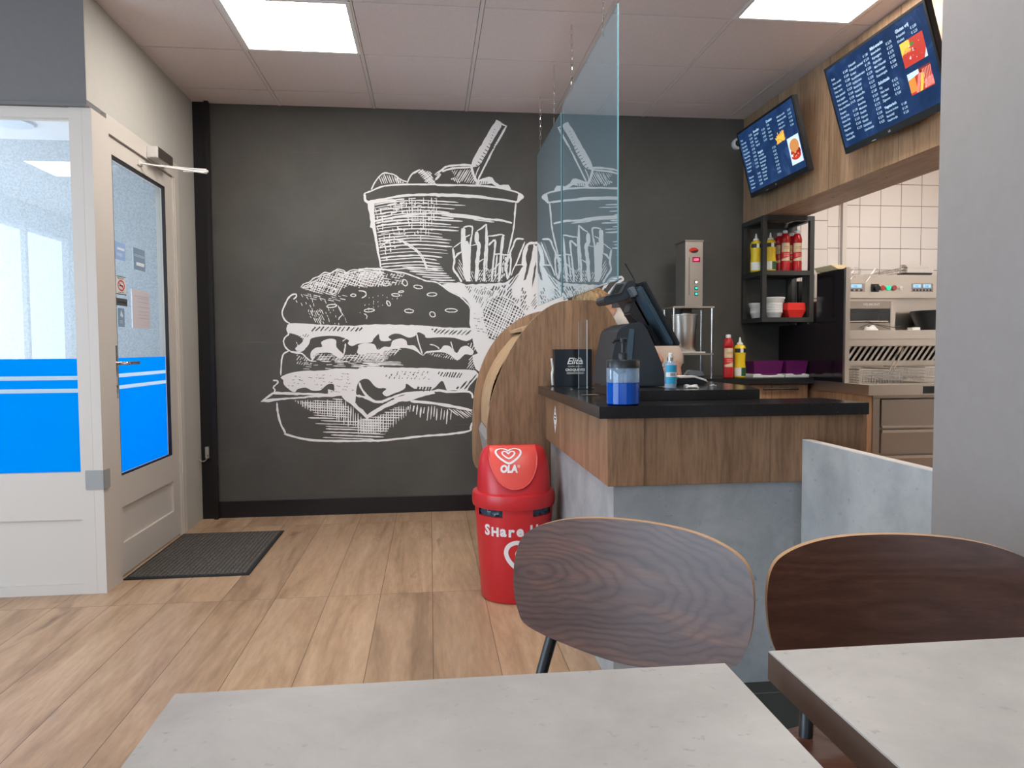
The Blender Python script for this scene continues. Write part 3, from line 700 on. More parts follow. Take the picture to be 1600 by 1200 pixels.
p.fill(C_, [(450, 840), (560, 800), (670, 850), (790, 970), (640, 1120), (540, 1210), (440, 1190), (400, 1040), (390, 930)], dark=True)
reg = [(430, 820), (560, 780), (690, 840), (810, 970), (640, 1140), (540, 1230), (420, 1210), (380, 1040), (370, 920)]
p.hatch(C_, reg, -66, 4.2, 2.3, over=True); p.hatch(C_, reg, 28, 4.4, 1.9, over=True)
p.hatch(C_, [(215, 700), (640, 690), (660, 820), (560, 800), (390, 920), (330, 880)], -66, 3.2, 1.1, dark=True, dash=8, cover=.8, drop=.1)
p.hatch(C_, [(480, 695), (640, 690), (690, 840), (560, 800), (430, 860)], -60, 4.2, 1.5, dark=True, dash=9, cover=.85)
p.hatch(C_, [(290, 960), (400, 940), (440, 1190), (330, 1160)], 10, 4, .8, dark=True, dash=3, cover=.4)
p.hatch(C_, [(650, 820), (780, 940), (830, 900), (720, 800)], -60, 3.6, 1.2, dark=True, dash=7, cover=.8)
p.hatch(C_, [(640, 610), (740, 560), (640, 760), (620, 720)], -55, 4, 1.8, dark=True); p.hatch(C_, [(760, 700), (800, 740), (790, 860), (740, 890), (740, 780)], -65, 3.4, 1.6, dark=True, dash=6)
p.hatch(C_, [(880, 760), (900, 860), (880, 930), (830, 880)], -55, 3, 1.3, dark=True); p.hatch(C_, [(930, 720), (970, 800), (960, 880), (920, 800)], 60, 3.2, 1.5, dark=True, dash=5)
p.fill(C_, [(815, 330), (862, 325), (822, 520), (790, 640), (768, 650), (800, 500), (790, 420)], dark=True); p.fill(C_, [(880, 470), (888, 520), (868, 640), (850, 720), (858, 600)], dark=True); p.fill(C_, [(905, 480), (940, 560), (950, 650), (915, 570)], dark=True)
p.fill(C_, [(690, 515), (770, 512), (700, 590), (660, 600)], dark=True)
p.hatch(C_, [(1030, 690), (1110, 700), (1080, 830), (1010, 760)], 30, 3.5, 1.6, dark=True)
P_ = T(920, 400, 10); SC[P_] = 10                            # white loops right of the fries
p.st(P_, [(275, 640), (200, 605), (215, 530), (300, 400), (370, 345), (440, 350), (480, 330), (520, 335), (535, 370), (480, 400), (400, 470), (330, 560), (300, 585)], 3.6)
p.st(P_, [(250, 500), (330, 400), (430, 370)], 3); p.done('fries_drawing')
# --- hamburger
p = Pic()
p.st(D_, [(350, 345), (378, 320), (372, 298), (335, 305), (300, 340), (270, 400), (245, 470), (270, 540), (320, 575)], 2.6)
p.st(D_, [(420, 235), (450, 200), (500, 185), (540, 150), (590, 130), (640, 95), (700, 100), (760, 65), (820, 75), (850, 95), (900, 70), (980, 70), (1040, 55), (1120, 70), (1200, 65)], 1.8, jit=.3)
p.st(D_, [(430, 240), (500, 200), (590, 150), (620, 120), (690, 110), (730, 80), (800, 85), (860, 100), (960, 80), (1060, 80), (1200, 90)], 1.6, jit=.5)
p.st(E_, [(0, 62), (200, 60), (300, 80), (430, 100), (560, 145), (640, 175), (740, 190), (850, 268), (950, 320), (1020, 385), (1050, 440), (1048, 600)], 2.2)
dome = [(425, 240), (540, 165), (650, 105), (760, 80), (900, 85), (1050, 75), (1200, 85), (1200, 220), (1050, 240), (840, 230), (760, 310), (620, 300), (500, 280)]
p.hatch(D_, dome, -62, 3.6, 1.3, wob=.3); p.hatch(D_, dome, 18, 3.8, 1.2, wob=.3); p.hatch(D_, [(425, 240), (540, 180), (800, 100), (1200, 90), (1200, 140), (800, 180), (560, 260)], -5, 2.8, 1.4, dash=6)
p.hatch(E_, [(0, 80), (330, 90), (440, 110), (420, 200), (260, 240), (0, 210)], -60, 4, 1.2, dash=9); p.hatch(E_, [(0, 80), (430, 100), (400, 190), (0, 240)], 10, 3.6, 1.3, dash=12)
p.hatch(D_, [(260, 330), (420, 290), (850, 330), (850, 590), (560, 580), (450, 420)], 68, 6, .9, dash=4, cover=.45); p.hatch(D_, [(400, 290), (860, 310), (860, 370), (560, 360)], 12, 3, 1.1, dash=8, cover=.6)
p.hatch(D_, [(500, 440), (620, 440), (660, 590), (560, 575)], 66, 2.8, 1.2, dash=7, cover=.8)
def seed(f, x, y, a=50, b=18, r=0, w_=1.5):
    p.st(f, [(x+a*math.cos(q)*math.cos(R(r))-b*math.sin(q)*math.sin(R(r)), y+a*math.cos(q)*math.sin(R(r))+b*math.sin(q)*math.cos(R(r))) for q in [i*.63 for i in range(10)]], w_, closed=True, jit=.25)
for q in ((435, 190, 32, 22, 60), (560, 230, 42, 16, 8), (350, 305, 38, 13, 5), (690, 300, 46, 16, -2), (282, 385, 26, 14, 60), (102, 450, 48, 14, -4), (475, 455, 42, 17, 3), (695, 487, 28, 22, 40), (870, 450, 56, 16, 2), (265, 207, 34, 12, -8), (400, 275, 24, 8, -10)): seed(E_, *q)
for q in ((710, 408, 48, 14, -6), (912, 308, 24, 12, 0), (725, 275, 30, 16, -40)): seed(D_, *q)
p.st(D_, [(960, 265), (1020, 275), (1030, 310), (990, 335)], 1.8); p.st(D_, [(770, 405), (800, 470), (810, 490), (780, 520), (775, 540)], 1.6); p.st(D_, [(1010, 480), (1040, 500), (1035, 530)], 1.4)
p.hatch(E_, [(100, 300), (460, 300), (460, 350), (0, 480)], 90, 7, 1.0, dash=1.4, cover=.35)
# bun underside, lettuce
p.fill(D_, [(320, 572), (500, 576), (860, 592), (1200, 590), (1200, 670), (1150, 670), (1100, 720), (1080, 750), (960, 762), (900, 785), (860, 760), (870, 730), (800, 700), (740, 690), (640, 690), (520, 712), (500, 760), (460, 808), (390, 830), (370, 800), (440, 740), (400, 690), (330, 665), (300, 660), (290, 610)], sm=True)
p.fill(E_, [(0, 590), (560, 590), (760, 606), (1050, 616), (1085, 650), (1080, 700), (1010, 738), (900, 708), (760, 702), (640, 708), (620, 680), (560, 655), (530, 690), (470, 705), (390, 672), (330, 670), (280, 700), (310, 730), (210, 735), (190, 670), (150, 690), (120, 745), (80, 750), (0, 740)], sm=True)
p.hatch(D_, [(540, 600), (1000, 605), (980, 645), (520, 645)], -48, 5, 1.9, dark=True); p.hatch(E_, [(680, 620), (1060, 635), (1040, 690), (720, 670)], -42, 4.4, 2.0, dark=True)
p.hatch(D_, [(330, 690), (520, 660), (440, 740), (380, 800)], -55, 3.4, 1.2, dark=True, dash=5)
p.st(D_, [(320, 580), (290, 620), (305, 670), (275, 700), (258, 740), (280, 800), (330, 835), (400, 840), (460, 810)], 2.4); p.st(D_, [(320, 835), (380, 850), (430, 855), (480, 900), (515, 922), (545, 890), (560, 850)], 2.2)
p.st(D_, [(375, 740), (400, 800)], 2.0); p.st(D_, [(800, 700), (850, 705), (810, 740)], 1.6); p.st(D_, [(840, 760), (830, 830), (820, 870)], 2.4)
p.fill(D_, [(515, 840), (560, 800), (620, 790), (612, 745), (690, 715), (750, 730), (755, 795), (825, 870), (780, 900), (700, 850), (600, 850), (545, 870), (530, 910), (512, 890)], sm=True)
p.fill(E_, [(0, 800), (0, 775), (60, 757), (150, 768), (180, 822), (240, 790), (300, 790), (320, 735), (400, 712), (450, 735), (462, 775), (530, 782), (600, 868), (640, 832), (760, 820), (800, 780), (860, 788), (920, 850), (960, 798), (1020, 782), (1080, 830), (1060, 870), (1000, 862), (930, 918), (860, 868), (780, 842), (640, 850), (602, 874), (520, 822), (400, 802), (200, 842), (0, 860)], sm=True)
p.st(E_, [(545, 665), (570, 770), (600, 860)], 2); p.st(E_, [(670, 770), (720, 780), (760, 810)], 1.8); p.st(E_, [(865, 740), (880, 790), (900, 850)], 1.8)
p.hatch(E_, [(1020, 760), (1120, 750), (1180, 820), (1090, 840)], -65, 4, 1.5)
p.fill(E_, [(1080, 700), (1130, 690), (1300, 800), (1260, 900), (1160, 1040), (1100, 1000), (1080, 950), (1070, 870), (1180, 830), (1140, 720)])
# patty
p.st(D_, [(310, 830), (258, 860), (238, 940), (232, 1060)], 2.2)
p.hatch(D_, [(560, 860), (830, 870), (1200, 840), (1200, 985), (760, 985), (500, 930)], 1, 2.4, 1.3, dash=16, cover=.85); p.hatch(D_, [(540, 850), (830, 870), (1200, 800), (1200, 930), (600, 930)], -52, 4.5, 1.4)
p.hatch(D_, [(380, 860), (500, 900), (460, 970), (380, 960)], -55, 3.5, 1.1, dash=6); p.hatch(D_, [(440, 930), (760, 985), (700, 1005), (440, 1000)], 4, 3, 1.0, dash=10, cover=.6)
p.hatch(E_, [(0, 850), (420, 810), (300, 900), (480, 960), (0, 985)], 1, 2.3, 1.4, drop=.25); p.hatch(E_, [(0, 790), (420, 800), (330, 880), (0, 920)], -50, 4.4, 1.3)
p.hatch(E_, [(640, 850), (900, 850), (930, 920), (700, 880)], -50, 3.2, 1.1, dash=4); p.hatch(E_, [(1040, 900), (1080, 870), (1085, 1000), (1010, 1000)], -50, 3, 1.2)
# sauce layer
p.fill(F_, [(310, 235), (420, 185), (600, 155), (850, 150), (1000, 125), (1300, 130), (1600, 112), (1600, 350), (1500, 360), (1410, 265), (1330, 262), (1270, 320), (1250, 425), (1240, 465), (1000, 440), (975, 330), (910, 320), (860, 352), (800, 400), (700, 402), (620, 365), (520, 385), (490, 420), (440, 408), (350, 330), (340, 270)], sm=True)
p.fill(G_, [(0, 125), (300, 112), (600, 118), (850, 118), (1000, 130), (1400, 143), (1475, 165), (1500, 235), (1400, 330), (1350, 410), (1200, 400), (1110, 400), (1085, 350), (1040, 280), (920, 390), (740, 380), (690, 375), (600, 315), (585, 370), (520, 412), (440, 440), (350, 475), (300, 430), (350, 380), (270, 365), (205, 345), (180, 300), (125, 262), (60, 255), (0, 280)], sm=True)
p.hatch(G_, [(420, 145), (900, 150), (880, 265), (300, 260)], -62, 6, 1.2, dark=True, dash=2.4, cover=.7); p.hatch(G_, [(1000, 165), (1310, 175), (1290, 250), (1000, 225)], -62, 4, 1.7, dark=True); p.hatch(G_, [(740, 350), (920, 350), (900, 410), (740, 410)], -70, 4.4, 2.4, dark=True)
p.hatch(F_, [(380, 220), (1240, 180), (1240, 420), (1000, 430), (600, 340), (400, 380)], 4, 5, .8, dark=True, dash=2.4, cover=.4); p.hatch(G_, [(1200, 380), (1480, 200), (1500, 260), (1350, 400)], -50, 4.5, 2.2, dark=True)
# cheese
p.fill(F_, [(55, 545), (205, 425), (240, 415), (900, 440), (900, 385), (960, 400), (1000, 430), (1100, 450), (1250, 460), (1240, 560), (1090, 470), (700, 490), (400, 510), (150, 550)])
p.fill(F_, [(215, 448), (720, 465), (420, 490), (120, 512)], dark=True)
p.st(F_, [(1080, 470), (1230, 580), (1390, 735), (1600, 600)], 5.5, sm=False); p.st(G_, [(0, 620), (110, 730), (310, 605), (500, 520), (700, 470), (900, 420)], 6.5, sm=False)
p.fill(G_, [(440, 500), (700, 415), (940, 400), (960, 440), (800, 480), (650, 530), (500, 545)])
p.st(F_, [(1250, 465), (1340, 480), (1420, 510), (1500, 545), (1600, 540)], 3.6); p.st(F_, [(1290, 300), (1320, 380), (1400, 480), (1500, 540)], 3.2); p.st(G_, [(60, 480), (180, 530), (290, 540), (420, 490), (600, 435), (900, 415), (1000, 400), (1150, 420), (1390, 420), (1430, 500)], 3.4)
p.st(G_, [(650, 535), (900, 555), (1200, 605), (1420, 650)], 4.6)
p.hatch(G_, [(1120, 620), (1420, 660), (1420, 740), (1340, 760), (1180, 690)], 38, 3, 1.4); p.st(F_, [(210, 275), (265, 280), (268, 310), (218, 360), (238, 395), (222, 430)], 2.2)
# lower bun
p.st(F_, [(262, 550), (272, 680), (310, 820), (370, 935)], 3.2); p.st(F_, [(350, 940), (560, 1000), (800, 1028), (1200, 1033), (1600, 1027)], 3.4); p.st(G_, [(0, 1028), (300, 1025), (550, 1000), (800, 972), (1100, 950), (1380, 908), (1405, 860), (1425, 800)], 3.2)
p.hatch(F_, [(480, 530), (1080, 480), (1380, 760), (1600, 690), (1600, 920), (1350, 960), (1180, 870), (950, 760), (700, 690)], 90, 3.8, 1.7, drop=.1); p.hatch(F_, [(500, 540), (1080, 500), (1200, 650), (1200, 760), (720, 740), (600, 600)], 3, 4.0, 1.4)
p.hatch(F_, [(620, 720), (1160, 760), (1600, 760), (1600, 1010), (800, 1000), (780, 880)], 2, 4.4, 1.8, drop=.1); p.hatch(G_, [(0, 750), (110, 770), (490, 590), (640, 600), (600, 720), (340, 940), (0, 960)], 90, 4.0, 1.5); p.hatch(G_, [(0, 760), (200, 720), (480, 600), (620, 660), (480, 800), (330, 960), (0, 1000)], 1, 4.2, 1.5)
p.hatch(G_, [(620, 570), (900, 580), (1180, 650), (1130, 850), (880, 800), (640, 680)], 96, 5.4, 2.0, drop=.35)
p.done('hamburger_drawing')
# ------------------------------------------------------------------ service counter
t = thing('service_counter', 'service counter with brown oak cladding above a grey concrete-look plinth', 'counter', (.98, 2.8, 0))
b = prism(B(), [(.57, 2.236), (1.385, 2.236), (1.385, 2.50), (.95, 2.50), (.95, 3.44), (.57, 3.44)], 'xy', 0, .66); obj('plinth', b, CONC, t)
b = prism(B(), [(.545, 2.21), (1.397, 2.21), (1.397, 2.50), (.955, 2.50), (.955, 3.44), (.545, 3.44)], 'xy', .663, .8765); obj('cladding', b, WOODB, t, bevel=.0015)
obj('staff_side', bx(.96, 1.095, 2.43, 3.3, 0, .9135), DARKIN, t)
t = thing('stone_worktop', 'black granite worktop of the counter, lower slab with the blue soap bottle', 'worktop', (.95, 2.7, .878))
b = prism(B(), [(.513, 2.185), (1.39, 2.185), (1.36, 2.42), (.955, 2.42), (.955, 3.452), (.513, 3.452)], 'xy', .8775, .915); obj('slab', b, GRANITE, t, bevel=.0012)
t = thing('raised_worktop', 'raised black granite slab on the counter under the cash register', 'worktop', (.9, 2.8, .915))
b = prism(B(), [(.665, 2.40), (1.125, 2.40), (1.19, 2.62), (1.19, 3.30), (.955, 3.30), (.955, 3.0), (.665, 2.93)], 'xy', .9156, .949); obj('slab', b, GRANITE, t, bevel=.0012)
# diamond sticker on the cladding
p0 = CAM+raypt(867.5, 655)*(.5448/raypt(867.5, 655).x)
b = B(); fn = lambda u, v, x=.5445: (x, p0.y-u, p0.z+v)
poly(b, [(0, .062), (.042, 0), (0, -.062), (-.042, 0)], fn)
t = thing('diamond_sticker', 'white diamond sticker on the left side of the counter cladding', 'sticker', tuple(p0)); obj('sheet', b, WHTL, t)
b = B()
for v, u in ((.03, .006), (.012, .016), (-.002, .02), (-.03, .006)): poly(b, [(-u, v), (u, v), (u, v+.007), (-u, v+.007)], lambda a, c: fn(a, c, .5441))
obj('print', b, BLKL, t)
# low partition in front of the counter end
t = thing('partition_panel', 'low concrete-look partition panel running from the counter to the grey pillar', 'partition', (1.19, 1.9, 0))
obj('panel', bx(1.1805, 1.2045, 1.601, 2.2085, 0, .797), CONC, t)
b = B(); box(b, 1.1805, 1.2045, 1.601, 2.2085, .7972, .800); box(b, 1.1805, 1.2045, 2.2087, 2.2098, 0, .80); obj('edge_band', b, M('pale_edge_band', (.62, .56, .50), .5), t)

# ------------------------------------------------------------------ rounded wooden cabinet
t = thing('rounded_wood_cabinet', 'tall rounded cabinet of brown oak panels behind the counter and red bin', 'cabinet', (.65, 3.7, 0))
outl = [(.266, .10), (.262, .30), (.263, .50), (.266, .646), (.267, .729), (.286, .844), (.311, .926), (.358, 1.041), (.410, 1.132), (.481, 1.223), (.558, 1.287), (.636, 1.319), (.720, 1.324), (.798, 1.319), (.848, 1.290), (.884, 1.238), (.913, 1.176), (.945, 1.09), (.968, .98), (.978, .85), (.98, .6), (.98, .10)]
so = spline(outl, 4)
obj('front_panel', prism(B(), so, 'xz', 3.462, 3.480, 0, 1), [WOODB, WOODT], t)
S = lambda q: (.226+(q[0]-.262)*1.06, q[1])
back = [(.30, .408), (.262, .425), (.236, .46), (.228, .52), (.228, .66), (.232, .761), (.25, .901), (.297, 1.041), (.368, 1.156), (.45, 1.229), (.521, 1.271), (.62, 1.30), (.74, 1.30), (.83, 1.27), (.90, 1.19), (.95, 1.05), (.975, .85), (.98, .6), (.98, .408)]
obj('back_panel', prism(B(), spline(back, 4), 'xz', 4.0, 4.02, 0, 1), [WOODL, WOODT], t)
b = B(); sh = spline([(.277, .70), (.279, .82), (.306, .94), (.369, 1.059), (.438, 1.144), (.462, 1.168)], 5)
for (xa, za), (xb, zb_) in zip(sh, sh[1:]):
    v = [b.verts.new(q) for q in ((xa, 3.481, za), (xb, 3.481, zb_), (xb, 3.999, zb_), (xa, 3.999, za), (xa+.016, 3.481, za-.003), (xb+.016, 3.481, zb_-.008), (xb+.016, 3.999, zb_-.008), (xa+.016, 3.999, za-.003))]
    b.faces.new((v[0], v[1], v[2], v[3])); b.faces.new((v[7], v[6], v[5], v[4]))
obj('curved_side', b, WOODT, t, smooth=True)
GB = M('grey_shelf_board', (.30, .28, .26), .5)
b = B(); prism(b, [(.44, 1.175), (.62, 1.235), (.615, 1.25), (.435, 1.19)], 'xz', 3.481, 3.999); obj('shelf', b, WOODT, t)
b = B(); prism(b, [(.445, 1.13), (.70, 1.13), (.70, 1.145), (.445, 1.145)], 'xz', 3.481, 3.999); obj('shelf', b, GB, t)
b = B(); prism(b, [(.262, .655), (.277, .695), (.292, .69), (.30, .53), (.285, .53)], 'xz', 3.481, 3.999); obj('side_board', b, GB, t)
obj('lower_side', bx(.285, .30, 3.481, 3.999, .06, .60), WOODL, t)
obj('base', bx(.32, .96, 3.485, 3.99, 0, .095), DARKIN, t)

# ------------------------------------------------------------------ red swing bin
cx, cy = .362, 3.20
t = thing('swing_bin', 'red plastic swing-lid bin with white hearts standing beside the counter', 'bin', (cx, cy, 0))
def rb(z): return .146+(.172-.146)*z/.41
b = lathe(B(), [(.12, .0), (.140, .002), (rb(.012), .012), (rb(.2), .2), (rb(.378), .378), (rb(.378)-.004, .380), (.15, .380)], (cx, cy, 0), 64)
body = obj('body', b, REDP, t, smooth=True)
b = B()
segs = [(-1.85, -1.55), (-.9, -.45), (.3, .8), (1.6, 2.2)]
strips = [b]; was = True
for k in range(64):                                          # posts between the hand holes under the rim
    a = 2*math.pi*k/64; am = (a+math.pi) % (2*math.pi)-math.pi
    hole = (-2.75 < am < -2.05) or (-1.25 < am < -.55) or (.5 < am < 1.2)
    if hole: was = False; continue
    if not was: b = B(); strips.append(b)
    was = True
    a2 = 2*math.pi*(k+1)/64; r_ = .1705
    v = [b.verts.new((cx+r_*math.cos(q), cy+r_*math.sin(q), z)) for q, z in ((a, .378), (a2, .378), (a2, .42), (a, .42))]; b.faces.new(v)
for b in strips:
    if len(b.verts): obj('collar', b, REDP, body)
b = B(); n = 72; rings = []
for j in range(7):
    z = .372+.055*j/6; ring = []
    for k in range(n):
        a = 2*math.pi*k/n; r_ = .161+.006*math.sin(k*2.3+j)+.005*math.sin(k*.9*(j+1)); ring.append(b.verts.new((cx+r_*math.cos(a), cy+r_*math.sin(a), z)))
    rings.append(ring)
for a, c in zip(rings, rings[1:]):
    for k in range(n): b.faces.new((a[k], a[(k+1) % n], c[(k+1) % n], c[k]))
obj('bin_liner', b, BAG, t, smooth=True)
b = lathe(B(), [(.165, .412), (.180, .412), (.1835, .425), (.1835, .455), (.180, .470), (.168, .476), (.12, .476)], (cx, cy, 0), 72)
lid = obj('lid_rim', b, REDP, t, smooth=True)
def dome(a, s):
    """surface of the lid dome: a = angle, s = 0 rim .. 1 ridge"""
    rx = .160-(.160-.108)*s**2.2; ry = .152-.128*s**1.25; z = .476+.192*math.sin(s*math.pi/2)**.92
    ca, sa = math.cos(a), math.sin(a); e = .82
    return (cx+rx*math.copysign(abs(ca)**e, ca), cy+ry*math.copysign(abs(sa)**e, sa), z)
b = B(); n = 72; rings = [[b.verts.new(dome(2*math.pi*k/n, s/14)) for k in range(n)] for s in range(15)]
for a, c in zip(rings, rings[1:]):
    for k in range(n): b.faces.new((a[k], a[(k+1) % n], c[(k+1) % n], c[k]))
b.faces.new(rings[-1])
obj('lid_dome', b, REDP, lid, smooth=True)
def flap(u, v, off=.004):
    """u in -1..1 across, v in 0..1 from the bottom tip to the ridge"""
    hw = 1.0
    x = cx-.010+u*.104; s = .05+.94*v
    rx = .160-(.160-.108)*s**2.2; ry = .152-.128*s**1.25
    q = min(.985, abs(x-cx)/rx); sa = (1-q**(2/.82))**(.82/2)
    z = .476+.192*math.sin(s*math.pi/2)**.92
    return (x, cy-ry*sa-off, z+off*.6)
def flap_w(v): return max(0, 1-(1-v/.55)**2.4)**(1/2.2) if v < .55 else 1.0
b = B(); N_, M_ = 18, 26
g = [[None]*(N_+1) for _ in range(M_+1)]
for j in range(M_+1):
    v = (j/M_)**2.4
    for i in range(N_+1): g[j][i] = b.verts.new(flap((i/N_*2-1)*flap_w(v)*(.98), v, .005))
for j in range(M_):
    for i in range(N_): b.faces.new((g[j][i], g[j][i+1], g[j+1][i+1], g[j+1][i]))
bmesh.ops.remove_doubles(b, verts=b.verts, dist=.0003)
fl = obj('flap', b, REDL, t, smooth=True)
rim = [flap(-flap_w(v)*.99, v, .006) for v in [(k/24)**2.4 for k in range(24, -1, -1)]]+[flap(flap_w(v)*.99, v, .006) for v in [(k/24)**2.4 for k in range(1, 25)]]
b = tube(B(), rim, .0035, 6); obj('flap_edge', b, REDP, fl, smooth=True)
LOGO = M('white_printed_logo', (.78, .72, .72), .45)
def heart(b, fn, x, y, s, w_):
    """double heart outline drawn with one round-ended line"""
    o = [(0, -.80), (-.45, -.55), (-.82, -.15), (-.98, .30), (-.85, .68), (-.50, .85), (-.15, .70), (0, .50), (.15, .70), (.50, .85), (.85, .68), (.98, .30), (.82, -.15), (.45, -.55)]
    i_ = [(0, -.36), (-.25, -.20), (-.44, .05), (-.48, .28), (-.34, .44), (-.14, .36), (0, .14), (.14, .36), (.34, .44), (.48, .28), (.44, .05), (.25, -.20)]
    ribbon(b, [(x+a*s*1.06, y+c*s*.92) for a, c in spline(o, 5, True)], w_, fn, closed=True)
    ribbon(b, [(x+a*s*1.06, y+c*s*.92) for a, c in spline(i_, 5, True)], w_*.8, fn, closed=True)
b = B(); ff = lambda x, y: flap(x, y, .0075)
heart(b, lambda x, y: flap(-.20+x/.104, .58+y/.215, .0075), 0, 0, .052, .0085)
hb = lambda x, y: flap(-.58+x/.104, .25+y/.215, .0075)
put_text(b, 'OLA', .036, lambda x, y: hb(x, y), bold=.0022, shear=.15); put_text(b, '®', .016, lambda x, y: hb(.074+x, y+.015))
obj('logo', b, LOGO, fl)
A0 = -math.pi/2+.03
def cylmap(x, z): r_ = rb(z)+.0012; a = A0+x/r_; return (cx+r_*math.cos(a), cy+r_*math.sin(a), z)
b = B()
xx = -.162; word = 0
for ch, sz, dz in (('S', .062, 0), ('H', .052, -.002), ('a', .062, 0), ('r', .062, -.002), ('e', .064, 0), (' ', .03, 0), ('H', .060, .001), ('a', .064, 0), ('P', .052, 0), ('P', .058, -.003), ('Y', .058, 0)):
    if ch != ' ':
        V, _ = text2d(ch, sz, bold=.0026); wd = max(v[0] for v in V)
        put_text(b, ch, sz, lambda x, y, X=xx, D=dz: cylmap(X+x, .302+y+D-.06*(X+.02)**2), bold=.0026)
        xx += wd+.007
    else: obj('lettering', b, LOGO, body); b = B(); xx += .020
obj('lettering', b, LOGO, body)
b = B(); heart(b, cylmap, .035, .205, .088, .019); put_text(b, 'Y', .05, lambda x, y: cylmap(-.01+x, .082+y)); ribbon(b, [(-.005, .12), (.01, .10), (.012, .078)], .006, cylmap)
obj('heart_print', b, LOGO, body)

# ------------------------------------------------------------------ hanging safety glass and chains
def sheetglass(name, y0, y1, z0, z1, x, label):
    t = thing(name, label, 'glass screen', (x, (y0+y1)/2, z0), 'safety glass sheets hanging over the counter')
    b = B(); v = [b.verts.new(p) for p in ((x, y0, z0), (x, y1, z0), (x, y1, z1), (x, y0, z1), (x+.006, y0, z0), (x+.006, y1, z0), (x+.006, y1, z1), (x+.006, y0, z1))]
    for f, m_ in (((0, 3, 2, 1), 0), ((4, 5, 6, 7), 0), ((0, 4, 7, 3), 1), ((1, 2, 6, 5), 1), ((0, 1, 5, 4), 1), ((3, 7, 6, 2), 1)): b.faces.new([v[i] for i in f]).material_index = m_
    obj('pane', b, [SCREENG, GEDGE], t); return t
XG = .700
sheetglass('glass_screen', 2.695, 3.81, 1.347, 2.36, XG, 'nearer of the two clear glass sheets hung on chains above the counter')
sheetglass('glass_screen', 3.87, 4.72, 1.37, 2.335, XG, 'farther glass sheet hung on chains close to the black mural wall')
def chain(y, z0, z1, label, dark=0):
    t = thing('hanging_chain', label, 'chain', (XG+.003, y, z1), 'chains holding the glass sheets')
    b = B(); z = z1; k = 0; pitch = .026
    if dark: tube(b, [(XG+.003, y, z1), (XG+.003, y, z1-dark)], .0035, 6); z -= dark
    while z-pitch > z0+.055:
        c = Vector((XG+.003, y, z-pitch/2)); d = Vector((1, 0, 0)) if k % 2 else Vector((0, 1, 0))
        tube(b, [c+d*.0055*math.cos(q)+Vector((0, 0, .0165))*math.sin(q) for q in [i*.785 for i in range(8)]], .0016, 5, closed=True); z -= pitch*.92; k += 1
    obj('links', b, CHROME, t)
    b = B(); tube(b, spline([(XG+.003, y+.01, z), (XG+.003, y-.008, z-.01), (XG+.003, y+.006, z-.03), (XG+.003, y+.008, z0-.01), (XG+.003, y-.004, z0-.022), (XG+.003, y-.010, z0-.008)], 5), .0022, 6); obj('hook', b, CHROME, t, smooth=True)
chain(2.93, 2.36, H, 'nearest steel chain, at the front end of the nearer glass sheet'); chain(3.58, 2.36, H, 'second steel chain, at the rear end of the nearer glass sheet')
chain(4.09, 2.335, H, 'third steel chain, at the front end of the farther glass sheet', .09); chain(4.60, 2.335, H, 'farthest steel chain, right before the black wall', .07)

# ------------------------------------------------------------------ things on the counter
# blue soap bottle
cx, cy, z0 = .604, 2.252, .9156; r_ = .0515
t = thing('soap_dispenser', 'clear pump bottle of bright blue hand gel with black lid on the counter corner', 'bottle', (cx, cy, z0))
b = lathe(B(), [(r_, .0705), (r_, .118), (r_-.002, .122)], (cx, cy, z0), 40); obj('jar', b, BOTCLR, t, smooth=True)
b = lathe(B(), [(.045, .0002), (r_, .004), (r_, .069), (r_-.004, .0700)], (cx, cy, z0), 40); obj('gel', b, GELB, t, smooth=True)
b = lathe(B(), [(r_+.001, .116), (r_+.001, .137), (r_-.002, .141), (.02, .141)], (cx, cy, z0), 40); obj('lid', b, BLKPL, t, smooth=True)
b = lathe(B(), [(.015, .141), (.0155, .158), (.013, .163), (.006, .164), (.006, .195), (.013, .196), (.014, .207), (.008, .210)], (cx, cy, z0), 24)
tube(b, spline([(cx, cy, z0+.202), (cx-.02, cy-.004, z0+.203), (cx-.032, cy-.006, z0+.198), (cx-.035, cy-.006, z0+.192)], 4), [.005]*13, 8)
obj('pump', b, BLKPL, t, smooth=True)
b = lathe(B(), [(.004, .02), (.004, .116), (.008, .1165)], (cx, cy, z0), 12); lathe(b, [(.010, .095), (.0115, .117)], (cx, cy, z0), 16); obj('dip_tube', b, BLKPL, t, smooth=True)
# black box
t = thing('display_box', 'black cardboard box with white Elite lettering before the rounded cabinet', 'box', (.665, 3.40, .9156))
obj('carton', bx(.579, .755, 3.372, 3.435, .9156, 1.089), M('black_printed_card', (.010, .014, .018), .3), t, bevel=.001)
b = B(); fn = lambda x, y: (.635+x, 3.3708, 1.02+y)
put_text(b, 'Elite', .042, fn, shear=.35, bold=.0006); put_text(b, 'FRAMBOZEN', .0085, lambda x, y: fn(x+.006, y-.014), sx=1.1); put_text(b, 'CROQUETTE', .015, lambda x, y: fn(x-.006, y-.032), bold=.0005, sx=1.05)
for y in (-.040, -.046): poly(b, [(.0, y), (.085, y), (.085, y+.0018), (.0, y+.0018)], fn)
obj('lettering', b, WHTL, t)
b = B(); tube(b, spline([(.572, 3.39, .922), (.568, 3.385, .97), (.574, 3.40, 1.0), (.567, 3.39, 1.045)], 4), .0055, 8); obj('paper_strip', b, WHTL, t, smooth=True)
